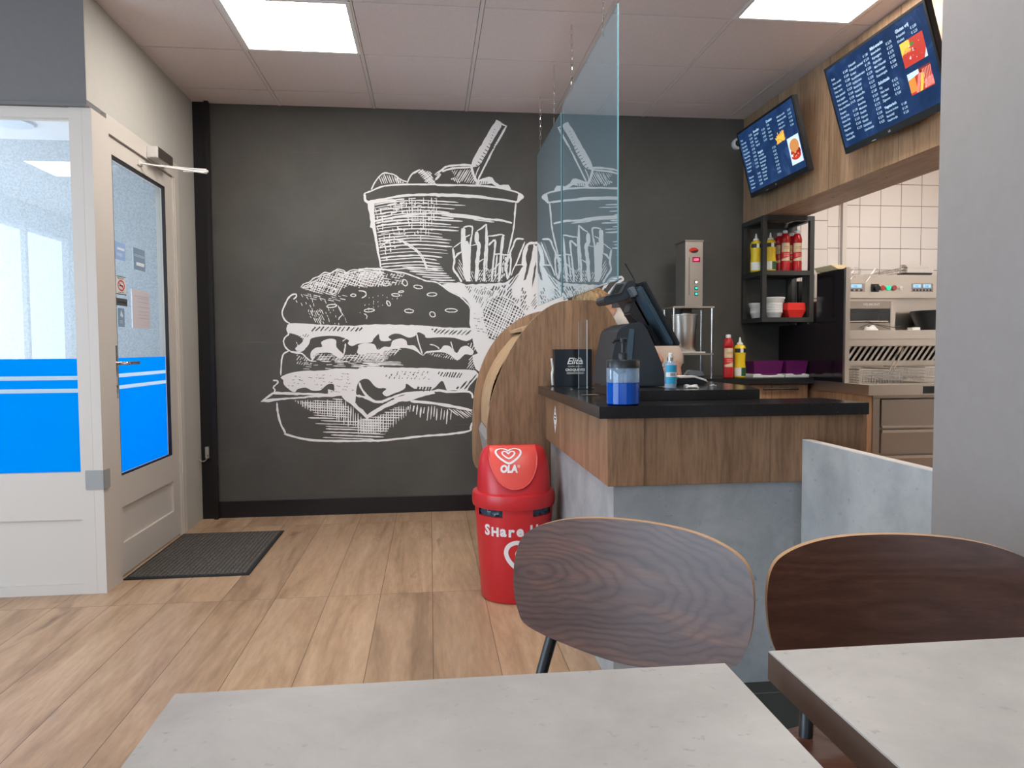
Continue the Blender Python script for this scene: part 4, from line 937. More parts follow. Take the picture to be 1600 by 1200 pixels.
# acrylic stand seen edge-on
p = aty(907, 606, 3.25)
t = thing('acrylic_sign_stand', 'clear acrylic sign stand seen edge-on in front of the black box', 'stand', (p.x, 3.2, .9156))
b = B(); x = p.x
v = [b.verts.new(q) for q in ((x, 3.12, .918), (x, 3.30, .918), (x, 3.30, 1.215), (x, 3.12, 1.215), (x+.004, 3.12, .918), (x+.004, 3.30, .918), (x+.004, 3.30, 1.215), (x+.004, 3.12, 1.215))]
for f, m_ in (((0, 3, 2, 1), 0), ((4, 5, 6, 7), 0), ((0, 4, 7, 3), 1), ((1, 2, 6, 5), 1), ((3, 7, 6, 2), 1)): b.faces.new([v[i] for i in f]).material_index = m_
obj('plate', b, [ACRYL, AEDGE], t)
obj('foot', bx(x-.06, x+.055, 3.12, 3.30, .9156, .9185), [ACRYL], t)
# tape roll / white ring device
p = aty(944, 588, 3.42)
t = thing('tape_dispenser', 'grey round tape dispenser between the black box and soap bottle', 'tape dispenser', (p.x+.01, 3.2, .9156))
cxx = .835; b = lathe(B(), [(.052, 0), (.052, .045), (.03, .045)], (cxx, 3.15, .970), 28, 'y'); lathe(b, [(.028, -.002), (.028, .002)], (cxx, 3.15, .97), 24, 'y', mi=1); obj('roll', b, [GREYPL, BLKPL], t, smooth=True)
b = prism(B(), [(.76, .9156), (.905, .9156), (.905, .95), (.86, .985), (.80, 1.0), (.765, .985)], 'xz', 3.20, 3.235); obj('housing', b, WHT, t, bevel=.004)
# metal clip on the worktop
b = B(); poly(b, [(.565, 2.735), (.605, 2.715), (.64, 2.725), (.62, 2.75)], lambda x, y: (x, y, .9170)); prism(b, [(.57, 2.735), (.63, 2.72), (.64, 2.74)], 'xy', .9157, .9165)
tag(obj('paper_slip', b, M('brown_paper_slip', (.30, .24, .18), .7)), 'small brown slip of paper lying left of the soap bottle', 'paper')
# hand sanitizer
cx, cy, z0 = .842, 2.50, .9496
t = thing('sanitizer_bottle', 'slim clear sanitizer bottle with light blue label right of the register', 'bottle', (cx, cy, z0))
b = lathe(B(), [(.019, 0), (.021, .003), (.021, .086), (.012, .094), (.010, .098)], (cx, cy, z0), 28); obj('flask', b, BOTCLR, t, smooth=True)
b = lathe(B(), [(.0195, .004), (.0195, .016), (.0, .0165)], (cx, cy, z0), 24); obj('residue', b, MILKY, t, smooth=True)
b = B(); n = 14
for mi, za, zb_ in ((0, .018, .042), (1, .042, .058), (0, .058, .083)):
    for k in range(n):
        a, a2 = [-2.7+2.3*q/n for q in (k, k+1)]; b.faces.new([b.verts.new((cx+.0216*math.cos(q), cy+.0216*math.sin(q), z0+z)) for q, z in ((a, za), (a2, za), (a2, zb_), (a, zb_))]).material_index = mi
for k in range(6):
    a = -1.9+k*.14; b.faces.new([b.verts.new((cx+.0219*math.cos(q), cy+.0219*math.sin(q), z0+z)) for q, z in ((a, .045), (a+.07, .045), (a+.07, .055), (a, .055))]).material_index = 2
obj('label', b, [BLUEP, WHTL, BLKL], t)
b = lathe(B(), [(.010, .094), (.011, .11)], (cx, cy, z0), 20); obj('collar', b, CHROME, t, smooth=True)
b = lathe(B(), [(.0065, .11), (.0075, .113), (.0075, .124), (.005, .126)], (cx, cy, z0), 16); obj('nozzle', b, WHT, t, smooth=True)

# cash register: stand, screen, customer display, aerial
t = thing('cash_register', 'black touchscreen cash register seen from behind on the raised slab', 'cash register', (.75, 2.7, .9495))
def px(pts, y): return [(lambda q: (q.x, q.z))(aty(a, c, y)) for a, c in pts]
b = prism(B(), px([(952, 603.5), (957, 560), (966, 517), (972, 512), (986, 505), (1003, 502.5), (1012, 515), (1024, 542), (1034, 566), (1040, 590), (1041, 603.5)], 2.62), 'xz', 2.62, 2.90)
for v in b.verts: v.co.z = max(v.co.z, .9495)
obj('stand', b, CHARPL, t, bevel=.004)
b = prism(B(), px([(983, 513.5), (990.5, 515), (987, 560), (982, 600), (973, 600), (978, 548)], 2.62), 'xz', 2.612, 2.6195); obj('stand_trim', b, SLATEPL, t, bevel=.001)
# screen slab: near edge from (1009,438) to (1065,537)
pa = aty(1009, 438, 2.60); pb = aty(1064, 538, 2.60); d = (pb-pa).normalized(); nrm = Vector((d.z, 0, -d.x)); L = (pb-pa).length
def scr(s, y, o): q = pa+d*s+nrm*o; return (q.x, y, q.z)      # o < 0 is towards the front glass
nrm = nrm if nrm.x < 0 else -nrm                              # points to the back of the screen (left, down)
def slab(b, s0, s1, y0, y1, o0, o1, mi=0):
    v = [b.verts.new(scr(s, y, o)) for s, y, o in ((s0, y0, o0), (s1, y0, o0), (s1, y1, o0), (s0, y1, o0), (s0, y0, o1), (s1, y0, o1), (s1, y1, o1), (s0, y1, o1))]
    for f in ((3,2,1,0),(4,5,6,7),(0,1,5,4),(1,2,6,5),(2,3,7,6),(3,0,4,7)): b.faces.new([v[i] for i in f]).material_index = mi
    bmesh.ops.recalc_face_normals(b, faces=b.faces); return b
mon = obj('screen', slab(B(), 0, L, 2.60, 2.95, 0, .014), BLKPL, t, bevel=.004)
obj('glass_front', slab(B(), .008, L-.008, 2.61, 2.94, -.001, 0), M('screen_glass', (.02, .02, .025), .08), mon)
obj('back_cover', slab(B(), .01, L-.012, 2.612, 2.938, .0143, .030), SLATEPL, mon, bevel=.006)
obj('cable_cover', slab(B(), .02, L-.02, 2.72, 2.938, .0303, .045), CHARPL, mon, bevel=.004)
b = prism(B(), px([(985, 470), (1008, 462), (1020, 490), (1012, 512), (998, 508), (980, 490)], 2.75), 'xz', 2.72, 2.82); obj('hinge_arm', b, M('brown_black_plastic', (.035, .027, .026), .45), t, bevel=.006)
b = prism(B(), px([(941, 470), (944, 463), (969, 459), (980, 439.5), (989, 439), (994, 448), (992, 460), (978, 468), (956, 475), (946, 476)], 2.72), 'xz', 2.70, 2.84); cdp = obj('customer_display', b, CHARPL, t, bevel=.003)
b = prism(B(), px([(950, 462), (962, 443), (979, 440.5), (968, 459)], 2.70), 'xz', 2.694, 2.6995); obj('display_bezel', b, GREYPL, cdp, bevel=.001)
b = prism(B(), px([(954, 460), (963.5, 445), (975, 443), (965.5, 457.5)], 2.69), 'xz', 2.690, 2.6935); obj('display_glass', b, M('display_glass', (.03, .035, .03), .08), cdp)
b = B(); q0 = aty(976.5, 411, 2.7); q1 = aty(992.5, 439, 2.7); tube(b, [q0, (q0+q1)/2, q1], [.0035, .003, .0022], 8); q2 = aty(996, 446, 2.7); lathe(b, [(.007, -.008), (.007, .008)], tuple(q2), 12); obj('aerial', b, BLKPL, t, smooth=True)
b = slab(B(), .0, .035, 2.66, 2.76, .031, .05); obj('bracket', b, GREYPL, t, bevel=.002)
# payment terminal and receipts
t = thing('payment_terminal', 'black and white card payment terminal lying right of the sanitizer bottle', 'payment terminal', (.93, 2.8, .9495))
b = prism(B(), px([(1056, 597), (1062, 590), (1090, 589), (1104, 594), (1107, 598), (1101, 604), (1090, 607.5), (1058, 607)], 2.75), 'xz', 2.75, 2.85)
for v in b.verts: v.co.z = max(v.co.z, .9495)
obj('body', b, BLKPL, t, bevel=.004)
b = prism(B(), px([(1062, 588.5), (1085, 587), (1103, 592.5), (1106, 597), (1100, 594.5), (1085, 590), (1062, 591)], 2.75), 'xz', 2.748, 2.852); obj('white_trim', b, WHT, t, bevel=.001)
b = prism(B(), px([(1073, 586), (1079, 578), (1098, 580), (1101, 587), (1088, 588)], 2.80), 'xz', 2.80, 2.84); obj('card_slot', b, GREYPL, t, bevel=.002)
def crumple(name, label, px_, py_, s, m=WHTL):
    c = atz(px_, py_, .9495); b = B(); bmesh.ops.create_icosphere(b, subdivisions=3, radius=1)
    rr = random.Random(int(px_))
    for v in b.verts:
        k = 1+.35*math.sin(v.co.x*5+px_)+.3*math.sin(v.co.y*7+v.co.z*4); v.co = Vector((v.co.x*s*k, v.co.y*s*.8*k, max(0, v.co.z)*s*.45*k)); v.co += c+Vector((0, 0, .0008))
    return tag(obj(name, b, m), label, 'receipt')
crumple('crumpled_receipt', 'crumpled white receipt in front of the payment terminal', 1079, 606, .022)
crumple('crumpled_receipt', 'smaller crumpled paper scrap at the right end of the raised slab', 1114, 603, .011, M('foil_scrap', (.6, .6, .6), .3, metal=.6))
# ------------------------------------------------------------------ back worktop, drawers, shake machine, bottles
t = thing('back_worktop', 'black stone worktop along the back wall under the shake machine', 'worktop', (1.9, 4.65, .862))
obj('slab', bx(1.25, 2.410, 4.38, 4.912, .862, .8995), GRANITE, t, bevel=.0015)
t = thing('drawer_cabinet', 'brown oak drawer cabinet with black bar handles under the back worktop', 'cabinet', (1.85, 4.7, 0))
obj('body', bx(1.25, 2.40, 4.435, 4.91, 0, .8615), WOODB, t)
for k, (xa, xb) in enumerate(((1.27, 1.62), (1.63, 2.0), (2.01, 2.385))):
    dr = obj('drawer', bx(xa, xb, 4.415, 4.4345, .62, .855), WOODB, t, bevel=.002)
    b = B(); tube(b, [(xa+.07, 4.39, .83), (xb-.07, 4.39, .83)], .007, 8); tube(b, [(xa+.1, 4.415, .83), (xa+.1, 4.39, .83)], .005, 6); tube(b, [(xb-.1, 4.415, .83), (xb-.1, 4.39, .83)], .005, 6); obj('handle', b, BLKMET, dr)
    obj('drawer', bx(xa, xb, 4.415, 4.4345, .08, .61), WOODB, t, bevel=.002)
t = thing('shake_machine', 'stainless steel milkshake machine with red display on the back worktop', 'shake machine', (1.69, 4.65, .9))
b = B(); box(b, 1.628, 1.743, 4.55, 4.74, 1.358, 1.768); tw = obj('tower', b, STEEL, t, bevel=.003)
b = B(); box(b, 1.624, 1.747, 4.546, 4.744, 1.768, 1.778); obj('top_cap', b, STEELD, tw)
fn = lambda u, v, o=.0012: (1.628+.115*u, 4.55-o, 1.358+.41*v)
b = B(); n = 28; poly(b, [(.47+.27*math.cos(6.283*k/n), .865+.043*math.sin(6.283*k/n)) for k in range(n)], fn); obj('badge', b, REDT, tw)
b = B(); poly(b, [(.24+.0*k, .84) for k in range(0)] or [(.26, .848), (.45, .862), (.72, .876), (.70, .845), (.58, .828), (.42, .825)], lambda u, v: fn(u, v, .0018)); obj('badge_dark_part', b, BLKL, tw)  # dark lower part of the badge
b = B(); poly(b, [(.40, .685), (.84, .685), (.84, .76), (.40, .76)], fn); obj('display', b, M('dark_red_display', (.03, .002, .004), .2, emit=(.25, .0, .02), es=.8), tw)
b = B(); put_text(b, '1009', .05, lambda x, y: fn(.445+x*3.1, .702+y*1.15, .0018), bold=.0008); obj('digits', b, M('red_led_digits', (1, .1, .15), .5, emit=(1, .08, .16), es=3), tw)
b = B(); poly(b, [(.20, .17), (.225, .17), (.225, .76), (.20, .76)], fn); obj('slot', b, DARKIN, tw)
for k, (v, m_) in enumerate(((.375, M('white_button', (1, 1, .95), .4, emit=(1, 1, .9), es=1.2)), (.282, M('teal_button', (.02, .55, .42), .4, emit=(.02, .9, .65), es=.8)), (.190, None))):
    if m_ is None: m_ = bpy.data.materials['teal_button']
    b = B(); box(b, 1.628+.115*.53, 1.628+.115*.72, 4.5475, 4.55, 1.358+.41*(v-.028), 1.358+.41*(v+.028)); bt = obj('button', b, BLKPL, tw)
    b = B(); box(b, 1.628+.115*.565, 1.628+.115*.685, 4.5460, 4.5475, 1.358+.41*(v-.017), 1.358+.41*(v+.017)); obj('button_lens', b, m_, bt)
obj('upper_plate', bx(1.545, 1.82, 4.54, 4.76, 1.346, 1.357), STEEL, t, bevel=.002); obj('lower_plate', bx(1.545, 1.815, 4.54, 4.76, 1.045, 1.056), STEEL, t, bevel=.002)
obj('drip_board', bx(1.56, 1.76, 4.535, 4.74, 1.057, 1.066), WHT, t, bevel=.002)
for x in (1.555, 1.808):
    for y in (4.555, 4.745): obj('rod', tube(B(), [(x, y, .9), (x, y, 1.35)], .0065, 10), CHROME, t, smooth=True)
b = lathe(B(), [(.070, 1.067), (.0715, 1.070), (.076, 1.20), (.083, 1.300), (.086, 1.303), (.086, 1.308), (.075, 1.309)], (1.658, 4.64, 0), 40); obj('cup', b, STEEL, t, smooth=True)
b = B(); box(b, 1.63, 1.69, 4.60, 4.66, 1.317, 1.346); obj('spindle_housing', b, DARKIN, t); b = cyl(B(), (1.66, 4.63, 1.306), .03, .012, 20); obj('splash_cap', b, STEELD, t, smooth=True)
obj('tap', bx(1.60, 1.625, 4.56, 4.59, .99, 1.045), STEELD, t)
def sauce(x, y, z, kind, label, group=None, s=1.0):
    red = kind == 'red'
    t = thing('sauce_bottle', label, 'sauce bottle', (x, y, z), group)
    if red:
        pr_ = [(.028, 0), (.0315, .004), (.0315, .062), (.029, .068), (.029, .19), (.0315, .197), (.0315, .215), (.026, .238), (.017, .252), (.014, .254)]
        b = lathe(B(), [(a*s, h*s) for a, h in pr_], (x, y, z), 28); obj('body', b, REDB, t, smooth=True)
        b = lathe(B(), [(.016*s, .252*s), (.0165*s, .270*s), (.012*s, .274*s)], (x, y, z), 20); obj('cap', b, WHT, t, smooth=True)
        b = B(); n = 16
        for k in range(n):
            a, a2 = [-2.9+2.7*q/n for q in (k, k+1)]
            for za, zb_, r_, mi in ((.070, .188, .0294, 0), (.082+.022*k/n, .128, .0297, 1)):
                b.faces.new([b.verts.new((x+r_*s*math.cos(q), y+r_*s*math.sin(q), z+h*s)) for q, h in ((a, za), (a2, za), (a2, zb_), (a, zb_))]).material_index = mi
        for za in (.100, .112, .150, .160):
            for k in range(4, 12):
                a = -2.9+2.7*k/n; b.faces.new([b.verts.new((x+.0300*s*math.cos(q), y+.0300*s*math.sin(q), z+h*s)) for q, h in ((a, za), (a+.1, za), (a+.1, za+.004), (a, za+.004))]).material_index = 2 if za < .13 else 1
        obj('label', b, [CREAML, REDT, WHTL], t)
    else:
        pr_ = [(.032, 0), (.0365, .005), (.037, .060), (.033, .095), (.034, .135), (.0375, .165), (.0375, .185), (.030, .203), (.016, .212)]
        b = lathe(B(), [(a*s, h*s) for a, h in pr_], (x, y, z), 28); obj('body', b, YELB, t, smooth=True)
        b = lathe(B(), [(.019*s, .210*s), (.018*s, .220*s), (.009*s, .226*s), (.004*s, .255*s), (.0025*s, .257*s)], (x, y, z), 20); obj('nozzle', b, WHT, t, smooth=True)
        b = B(); n = 16
        lm = [GRNL, WHTL, BLKL] if not label.startswith('left') else [WHTL, WHTL, BLKL]; bn = B()
        for k in range(n):
            a, a2 = [-2.9+2.7*q/n for q in (k, k+1)]
            for za, zb_, r_, r2, mi in ((.012, .064, .0379, .0379, 0 if k > 6 else 1), (.168, .186, .0379, .0379, 2), (.160, .186, .0383, .0383, 1 if 5 < k < 9 else 2)):
                bq = b if za < .1 else bn; bq.faces.new([bq.verts.new((x+rr*s*math.cos(q), y+rr*s*math.sin(q), z+h*s)) for q, h, rr in ((a, za, r_), (a2, za, r_), (a2, zb_, r2), (a, zb_, r2))]).material_index = mi
        obj('label', b, lm, t); obj('neck_label', bn, lm, t)
    return t
sauce(1.883, 4.47, .9, 'red', 'red ketchup bottle with cream label standing on the back worktop')
sauce(1.960, 4.47, .9, 'yellow', 'yellow sauce bottle beside the ketchup on the back worktop')
# purple containers
for x0, x1, lab in ((2.06, 2.262, 'left purple plastic container on its white tray under the rack'), (2.278, 2.43, 'right purple plastic container, nearest the black splash panel')):
    t = thing('purple_container', lab, 'container', ((x0+x1)/2, 4.55, .9), 'purple containers on the back worktop')
    b = B(); v = [b.verts.new(q) for q in ((x0+.01, 4.50, .915), (x1-.012, 4.50, .915), (x1-.012, 4.62, .915), (x0+.01, 4.62, .915), (x0, 4.485, 1.003), (x1-.004, 4.485, 1.003), (x1-.004, 4.635, 1.003), (x0, 4.635, 1.003))]
    for f in ((3,2,1,0),(0,1,5,4),(1,2,6,5),(2,3,7,6),(3,0,4,7)): b.faces.new([v[i] for i in f])
    o = obj('tub', b, PURP, t); sm = o.modifiers.new('Solidify', 'SOLIDIFY'); sm.thickness = .004
    b = prism(B(), [(x0-.008, .9005), (x1, .9005), (x1+.002, .914), (x1-.03, .922), (x1-.05, .912), (x0+.06, .912), (x0+.04, .922), (x0-.005, .920)], 'xz', 4.475, 4.64); obj('base_tray', b, WHT, t, bevel=.002)
# black steel rack hanging under the bulkhead
t = thing('steel_rack', 'charcoal steel wall rack with two shelves hanging below the wooden bulkhead', 'rack', (2.35, 4.75, 1.258))
xs_, ys_ = (2.166, 2.492), (4.60, 4.895); b = B(); g = .030
for x in xs_:
    for y in ys_: box(b, x, x+g, y, y+g, 1.258, 1.950)
for z in (1.258, 1.565, 1.92):
    for y in ys_: box(b, xs_[0]+g, xs_[1], y, y+g, z, z+g)
    for x in xs_: box(b, x, x+g, ys_[0]+g, ys_[1], z, z+g)
obj('frame', b, RACKM, t)
for z in (1.268, 1.575): obj('shelf', bx(xs_[0]+g, xs_[1], 4.631, 4.894, z, z+.02), RACKM, t)
zr = 1.596
sp = lambda px_, y: aty(px_, 415, y).x
sauce(sp(1181, 4.74), 4.74, zr, 'yellow', 'left yellow sauce bottle with white label on the rack top shelf')
sauce(sp(1203.5, 4.69), 4.69, zr, 'yellow', 'yellow bottle with dark green label on the rack top shelf')
sauce(sp(1217.5, 4.80), 4.80, zr, 'red', 'red sauce bottle in the back row, right behind the yellow one')
sauce(sp(1226.5, 4.69), 4.69, zr, 'red', 'left red sauce bottle of the front row on the rack')
sauce(sp(1236, 4.80), 4.80, zr, 'red', 'red sauce bottle peeking out between the two front red ones')
sauce(sp(1245, 4.69), 4.69, zr, 'red', 'rightmost red sauce bottle in the front row of the rack')
def tray(name, x0, x1, y0, y1, z, hgt, m, label, cat, flare=.02, n=1, rib=0):
    t = thing(name, label, cat, ((x0+x1)/2, (y0+y1)/2, z))
    b = B(); zz = z
    for k in range(n):
        h = hgt if k == 0 else hgt*.18; f0 = flare if k == 0 else 0
        v = [b.verts.new(q) for q in ((x0+f0, y0+f0, zz), (x1-f0, y0+f0, zz), (x1-f0, y1-f0, zz), (x0+f0, y1-f0, zz), (x0, y0, zz+h), (x1, y0, zz+h), (x1, y1, zz+h), (x0, y1, zz+h))]
        for f in ((3,2,1,0),(0,1,5,4),(1,2,6,5),(2,3,7,6),(3,0,4,7)): b.faces.new([v[i] for i in f])
        zz += h
    o = obj('tray', b, m, t); s_ = o.modifiers.new('Solidify', 'SOLIDIFY'); s_.thickness = .003
    return t, zz
def foamstack(cxx, cyy, z, n, label, r_=.062):
    t = thing('foam_cup_stack', label, 'container stack', (cxx, cyy, z), 'white foam containers on the rack')
    prof = [(r_*.68, 0), (r_*.74, .004), (r_*.95, .035)]; zz = .035
    for k in range(n): prof += [(r_, zz), (r_*1.0, zz+.012), (r_*.95, zz+.014)]; zz += .016
    prof += [(r_*1.22, zz+.028), (r_*1.25, zz+.034), (r_*1.18, zz+.037)]
    b = lathe(B(), prof, (cxx, cyy, z), 36); obj('containers', b, FOAM, t, smooth=True); return t
foamstack(2.297, 4.70, 1.289, 4, 'taller stack of white foam containers in front on the rack lower shelf', .056)
foamstack(2.362, 4.82, 1.289, 3, 'shorter stack of white foam containers behind, on the rack lower shelf', .050)
foamstack(2.232, 4.82, 1.289, 2, 'low stack of white foam containers behind the rack front post', .045)
t = thing('red_food_tray', 'open red plastic food tray on the right of the rack lower shelf', 'tray', (2.42, 4.7, 1.289))
b = B(); x0, x1, y0, y1, z = 2.360, 2.487, 4.635, 4.762, 1.289
ring = lambda zz, e, e2: [b.verts.new(q) for q in ((x0+e, y0+e2, zz), (x1-e, y0+e2, zz), (x1-e, y1-e2, zz), (x0+e, y1-e2, zz))]
ra, rb_, rc = ring(z, .020, .015), ring(z+.05, 0, 0), ring(z+.098, .006, .004)
b.faces.new(ra[::-1])
for a, c in ((ra, rb_), (rb_, rc)):
    for k in range(4): b.faces.new((a[k], a[(k+1) % 4], c[(k+1) % 4], c[k]))
o = obj('tray', b, REDT, t); o.modifiers.new('Solidify', 'SOLIDIFY').thickness = .003

# ------------------------------------------------------------------ frying station
t = thing('frying_station', 'stainless steel frying station with hood, shelf, grease filters and drawers', 'frying station', (3.0, 4.2, 0))
X0, X1 = 2.412, 3.80; XU = 2.535; ZT = .880
b = B(); box(b, X0, X1, 3.80, 3.93, ZT-.058, ZT); box(b, X0, X0+.05, 3.93, 4.78, ZT-.058, ZT); box(b, X0+.05, X1, 4.62, 4.78, ZT-.058, ZT); box(b, X0+.05, X1, 3.93, 4.62, ZT-.20, ZT-.06)
box(b, 2.88, 2.93, 3.93, 4.62, ZT-.06, ZT); obj('worktop', b, STEEL, t)
b = B(); box(b, X0+.035, X1, 3.815, 3.829, ZT-.075, ZT-.0585); box(b, X0+.035, X1, 3.83, 4.78, .12, ZT-.21); cab = obj('cabinet', b, STEELD, t)
obj('side_panel', bx(X0+.005, X0+.034, 3.82, 4.78, .02, ZT-.0585), WOODB, t)
obj('corner_upright', bx(X0+.035, X0+.075, 3.812, 3.8295, .10, ZT-.076), STEELD, t)
for z0, z1 in ((.640, .80), (.495, .632), (.12, .487)):
    d_ = obj('drawer', bx(X0+.085, X1, 3.812, 3.8295, z0, z1-.004), STEEL if 0 else STEELD, t, bevel=.002)
    obj('drawer_edge', bx(X0+.085, X1, 3.800, 3.8115, z1-.020 if z0 < .6 else z0, z1-.004 if z0 < .6 else z0+.010), STEEL, d_)
obj('switch_plate', bx(2.735, 2.80, 3.797, 3.7995, .829, .870), BLKPL, t)
b = B(); box(b, XU, X1, 4.62, 4.6995, 1.417, 1.572); cp = obj('control_panel', b, STEEL, t, bevel=.003)
yy = 4.6185
def cpt(px_, py_): q = aty(px_, py_, 4.62); return q.x, q.z
DISP = M('pale_blue_display', (.05, .1, .16), .2, emit=(.35, .65, 1), es=.9)
for (xa, xb) in ((1305, 1351), (1424.5, 1457.5)):
    (x0, z1), (x1, z0) = cpt(xa, 443), cpt(xb, 456)
    dp = obj('timer_panel', bx(x0, x1, yy-.001, yy+.001, z0, z1), M('taupe_timer_panel', (.28, .24, .22), .5), cp)
    b = B(); w_ = (x1-x0)
    for k in range(2): box(b, x0+w_*(.06+.47*k), x0+w_*(.42+.47*k), yy-.0025, yy-.0011, z0+(z1-z0)*.5, z0+(z1-z0)*.9)
    for k in range(6): box(b, x0+w_*(.06+.155*k), x0+w_*(.14+.155*k), yy-.0025, yy-.0011, z0+(z1-z0)*.1, z0+(z1-z0)*.3, 1)
    for k, s in ((0, '175'), (1, '3:00')): put_text(b, s, .016, lambda x, y, k=k: (x0+w_*(.13+.47*k)+x, yy-.0032, z0+(z1-z0)*.55+y*1.1), mi=1)
    obj('timer_display', b, [DISP, BLKL], dp)
x, z = cpt(1367, 450)
kb = obj('switch_base', bx(x-.026, x+.026, yy-.004, yy+.001, z-.026, z+.026), BLKPL, cp); obj('rotary_knob', cyl(B(), (x+.004, yy-.028, z-.002), .019, .024, 20, 'y'), BLKPL, kb, smooth=True)
for px_, m_ in ((1377.5, M('red_button', (.38, .06, .05), .35)), (1386.7, M('green_button', (.02, .5, .28), .3, emit=(0, .7, .35), es=.5)), (1395.5, M('dull_red_button', (.30, .07, .06), .4))):
    x, z = cpt(px_, 450); o = obj('push_button', cyl(B(), (x, yy-.016, z), .0165, .016, 20, 'y'), m_, cp, smooth=True)
    obj('button_collar', lathe(B(), [(.019, 0), (.0195, .006)], (x, yy-.008, z), 20, 'y'), STEELD, o, smooth=True)
x, z = cpt(1407, 450); b = cyl(B(), (x, yy-.008, z), .013, .008, 18, 'y'); box(b, x-.016, x+.006, yy-.02, yy-.009, z-.006, z+.002); obj('key_switch', b, CHROME, cp)
obj('back_plate', bx(XU, X1, 4.70, 4.78, .8805, 1.575), STEEL, t)
b = B(); box(b, XU, X1, 4.30, 4.6995, 1.140, 1.195); box(b, XU, X1, 4.33, 4.36, 1.098, 1.140); obj('shelf', b, STEEL, t, bevel=.002)
b = B(); box(b, XU, X1, 4.585, 4.62, .965, .998); box(b, XU, X1, 4.575, 4.585, 1.094, 1.139); obj('filter_frame', b, STEEL, t)
gp = obj('filter_back', bx(XU, X1, 4.64, 4.66, .998, 1.094), DARKIN, t)
b = B(); k = XU+.01
while k < X1-.05:
    v = [b.verts.new(q) for q in ((k, 4.60, .999), (k+.018, 4.60, .999), (k+.085, 4.60, 1.093), (k+.067, 4.60, 1.093), (k, 4.63, .999), (k+.018, 4.63, .999), (k+.085, 4.63, 1.093), (k+.067, 4.63, 1.093))]
    for f in ((0, 1, 2, 3), (7, 6, 5, 4), (0, 4, 5, 1), (1, 5, 6, 2), (2, 6, 7, 3), (3, 7, 4, 0)): b.faces.new([v[i] for i in f])
    k += .041
obj('grease_filter', b, STEEL, t)
# baskets in the fryer
def basket(x0, x1, y0, y1, z0, z1, hy, label):
    t = thing('fry_basket', label, 'fry basket', ((x0+x1)/2, (y0+y1)/2, z0), 'wire fry baskets in the fryer')
    b = B(); r_ = .0013
    for z in [z0+(z1-z0)*k/7 for k in range(8)]: tube(b, [(x0, y0, z), (x1, y0, z), (x1, y1, z), (x0, y1, z)], r_ if z < z1-.001 else .003, 5, closed=True)
    n = 16
    for k in range(n+1): x = x0+(x1-x0)*k/n; tube(b, [(x, y0, z1), (x, y0, z0), (x, y1, z0), (x, y1, z1)], r_, 4)
    for k in range(1, 12): y = y0+(y1-y0)*k/12; tube(b, [(x0, y, z1), (x0, y, z0), (x1, y, z0), (x1, y, z1)], r_, 4)
    obj('wire_mesh', b, STEEL, t)
    xm = x0+(x1-x0)*hy
    b = B()
    for d_ in (-.012, .012): tube(b, [(xm+d_, y0, z1-.02), (xm+d_, y0-.02, z1+.01), (xm+d_, y0-.10, z1+.13)], .0032, 6)
    obj('handle', b, CHROME, t, smooth=True)
basket(2.54, 2.815, 4.10, 4.50, .845, .955, .72, 'left wire basket in the fryer, its handle upright')
basket(2.96, 3.40, 4.10, 4.50, .835, .965, .35, 'right wire basket in the fryer, beside the grey pillar')
for q, lab in (((1333, 552, 1366, 543, 1396, 538), 'long thin ladle lying before the filter grille'),):
    a, c, e = aty(q[0]+28, q[1], 4.3), aty(q[2]+8, q[3]+4, 4.35), aty(q[4]-2, q[5]+10, 4.5)
# microwave-like oven on the shelf
t = thing('toaster_oven', 'stainless steel toaster oven with dark window on the fryer shelf', 'oven', (2.72, 4.5, 1.195))
x0, x1, y0, y1, z0, z1 = 2.545, 2.997, 4.45, 4.69, 1.1955, 1.392
b = B(); box(b, x0, x1-.035, y0, y1, z1-.055, z1); box(b, x0, x1-.035, y0+.002, y1, z0, z0+.05); box(b, x0, x1-.035, y1-.01, y1, z0+.05, z1-.055); box(b, x0, x0+.02, y0, y1-.01, z0+.05, z1-.055)
obj('body', b, STEELD, t); obj('side_post', bx(x1-.0345, x1, y0-.006, y1, z0, z1), STEEL, t, bevel=.003)
obj('top_edge', bx(x0, x1, y0-.008, y0-.0065, z1-.008, z1+.002), STEEL, t)
ov = obj('cavity', bx(x0+.021, x1-.036, y0+.12, y1-.011, z0+.051, z1-.056), DARKIN, t)
obj('window', bx(x0+.02, x1-.036, y0+.004, y0+.008, z0+.055, z1-.056), ACRYL, t)
b = B(); box(b, x0+.06, x0+.15, y0+.05, y0+.11, z0+.052, z0+.10); obj('inner_box', b, M('tan_inside_box', (.35, .28, .2), .6), ov)
b = B(); tube(b, [(x0+.02, y0-.002, z0+.060), (x1-.05, y0-.002, z0+.060)], .005, 8); obj('handle_bar', b, CHROME, t, smooth=True)
b = B(); put_text(b, 'VELMONT', .022, lambda x, y: (x0+.23+x, y0-.0015, z1-.035+y), bold=.0006, sx=1.15); obj('nameplate', b, WHTL, t)
b = B()
for pts in ([(.20, .02), (.27, .048), (.40, .012)], [(.22, .015), (.29, .042)], [(.31, .04), (.43, .02), (.48, .028)], [(.05, .045), (.03, .01)]): obj('wire_rack', tube(B(), [(x0+a, y0-.02, z0+c) for a, c in pts], .002, 6), BLKMET, t)
b = B(); bmesh.ops.create_icosphere(b, subdivisions=3, radius=1)
for v in b.verts: v.co = Vector((2.80+v.co.x*.045, 4.40+v.co.y*.035, 1.1955+max(0, v.co.z)*.028*(1+.3*math.sin(v.co.x*6))))
tag(obj('folded_cloth', b, WHTL, None, smooth=True), 'small white folded cloth on the shelf in front of the oven', 'cloth')
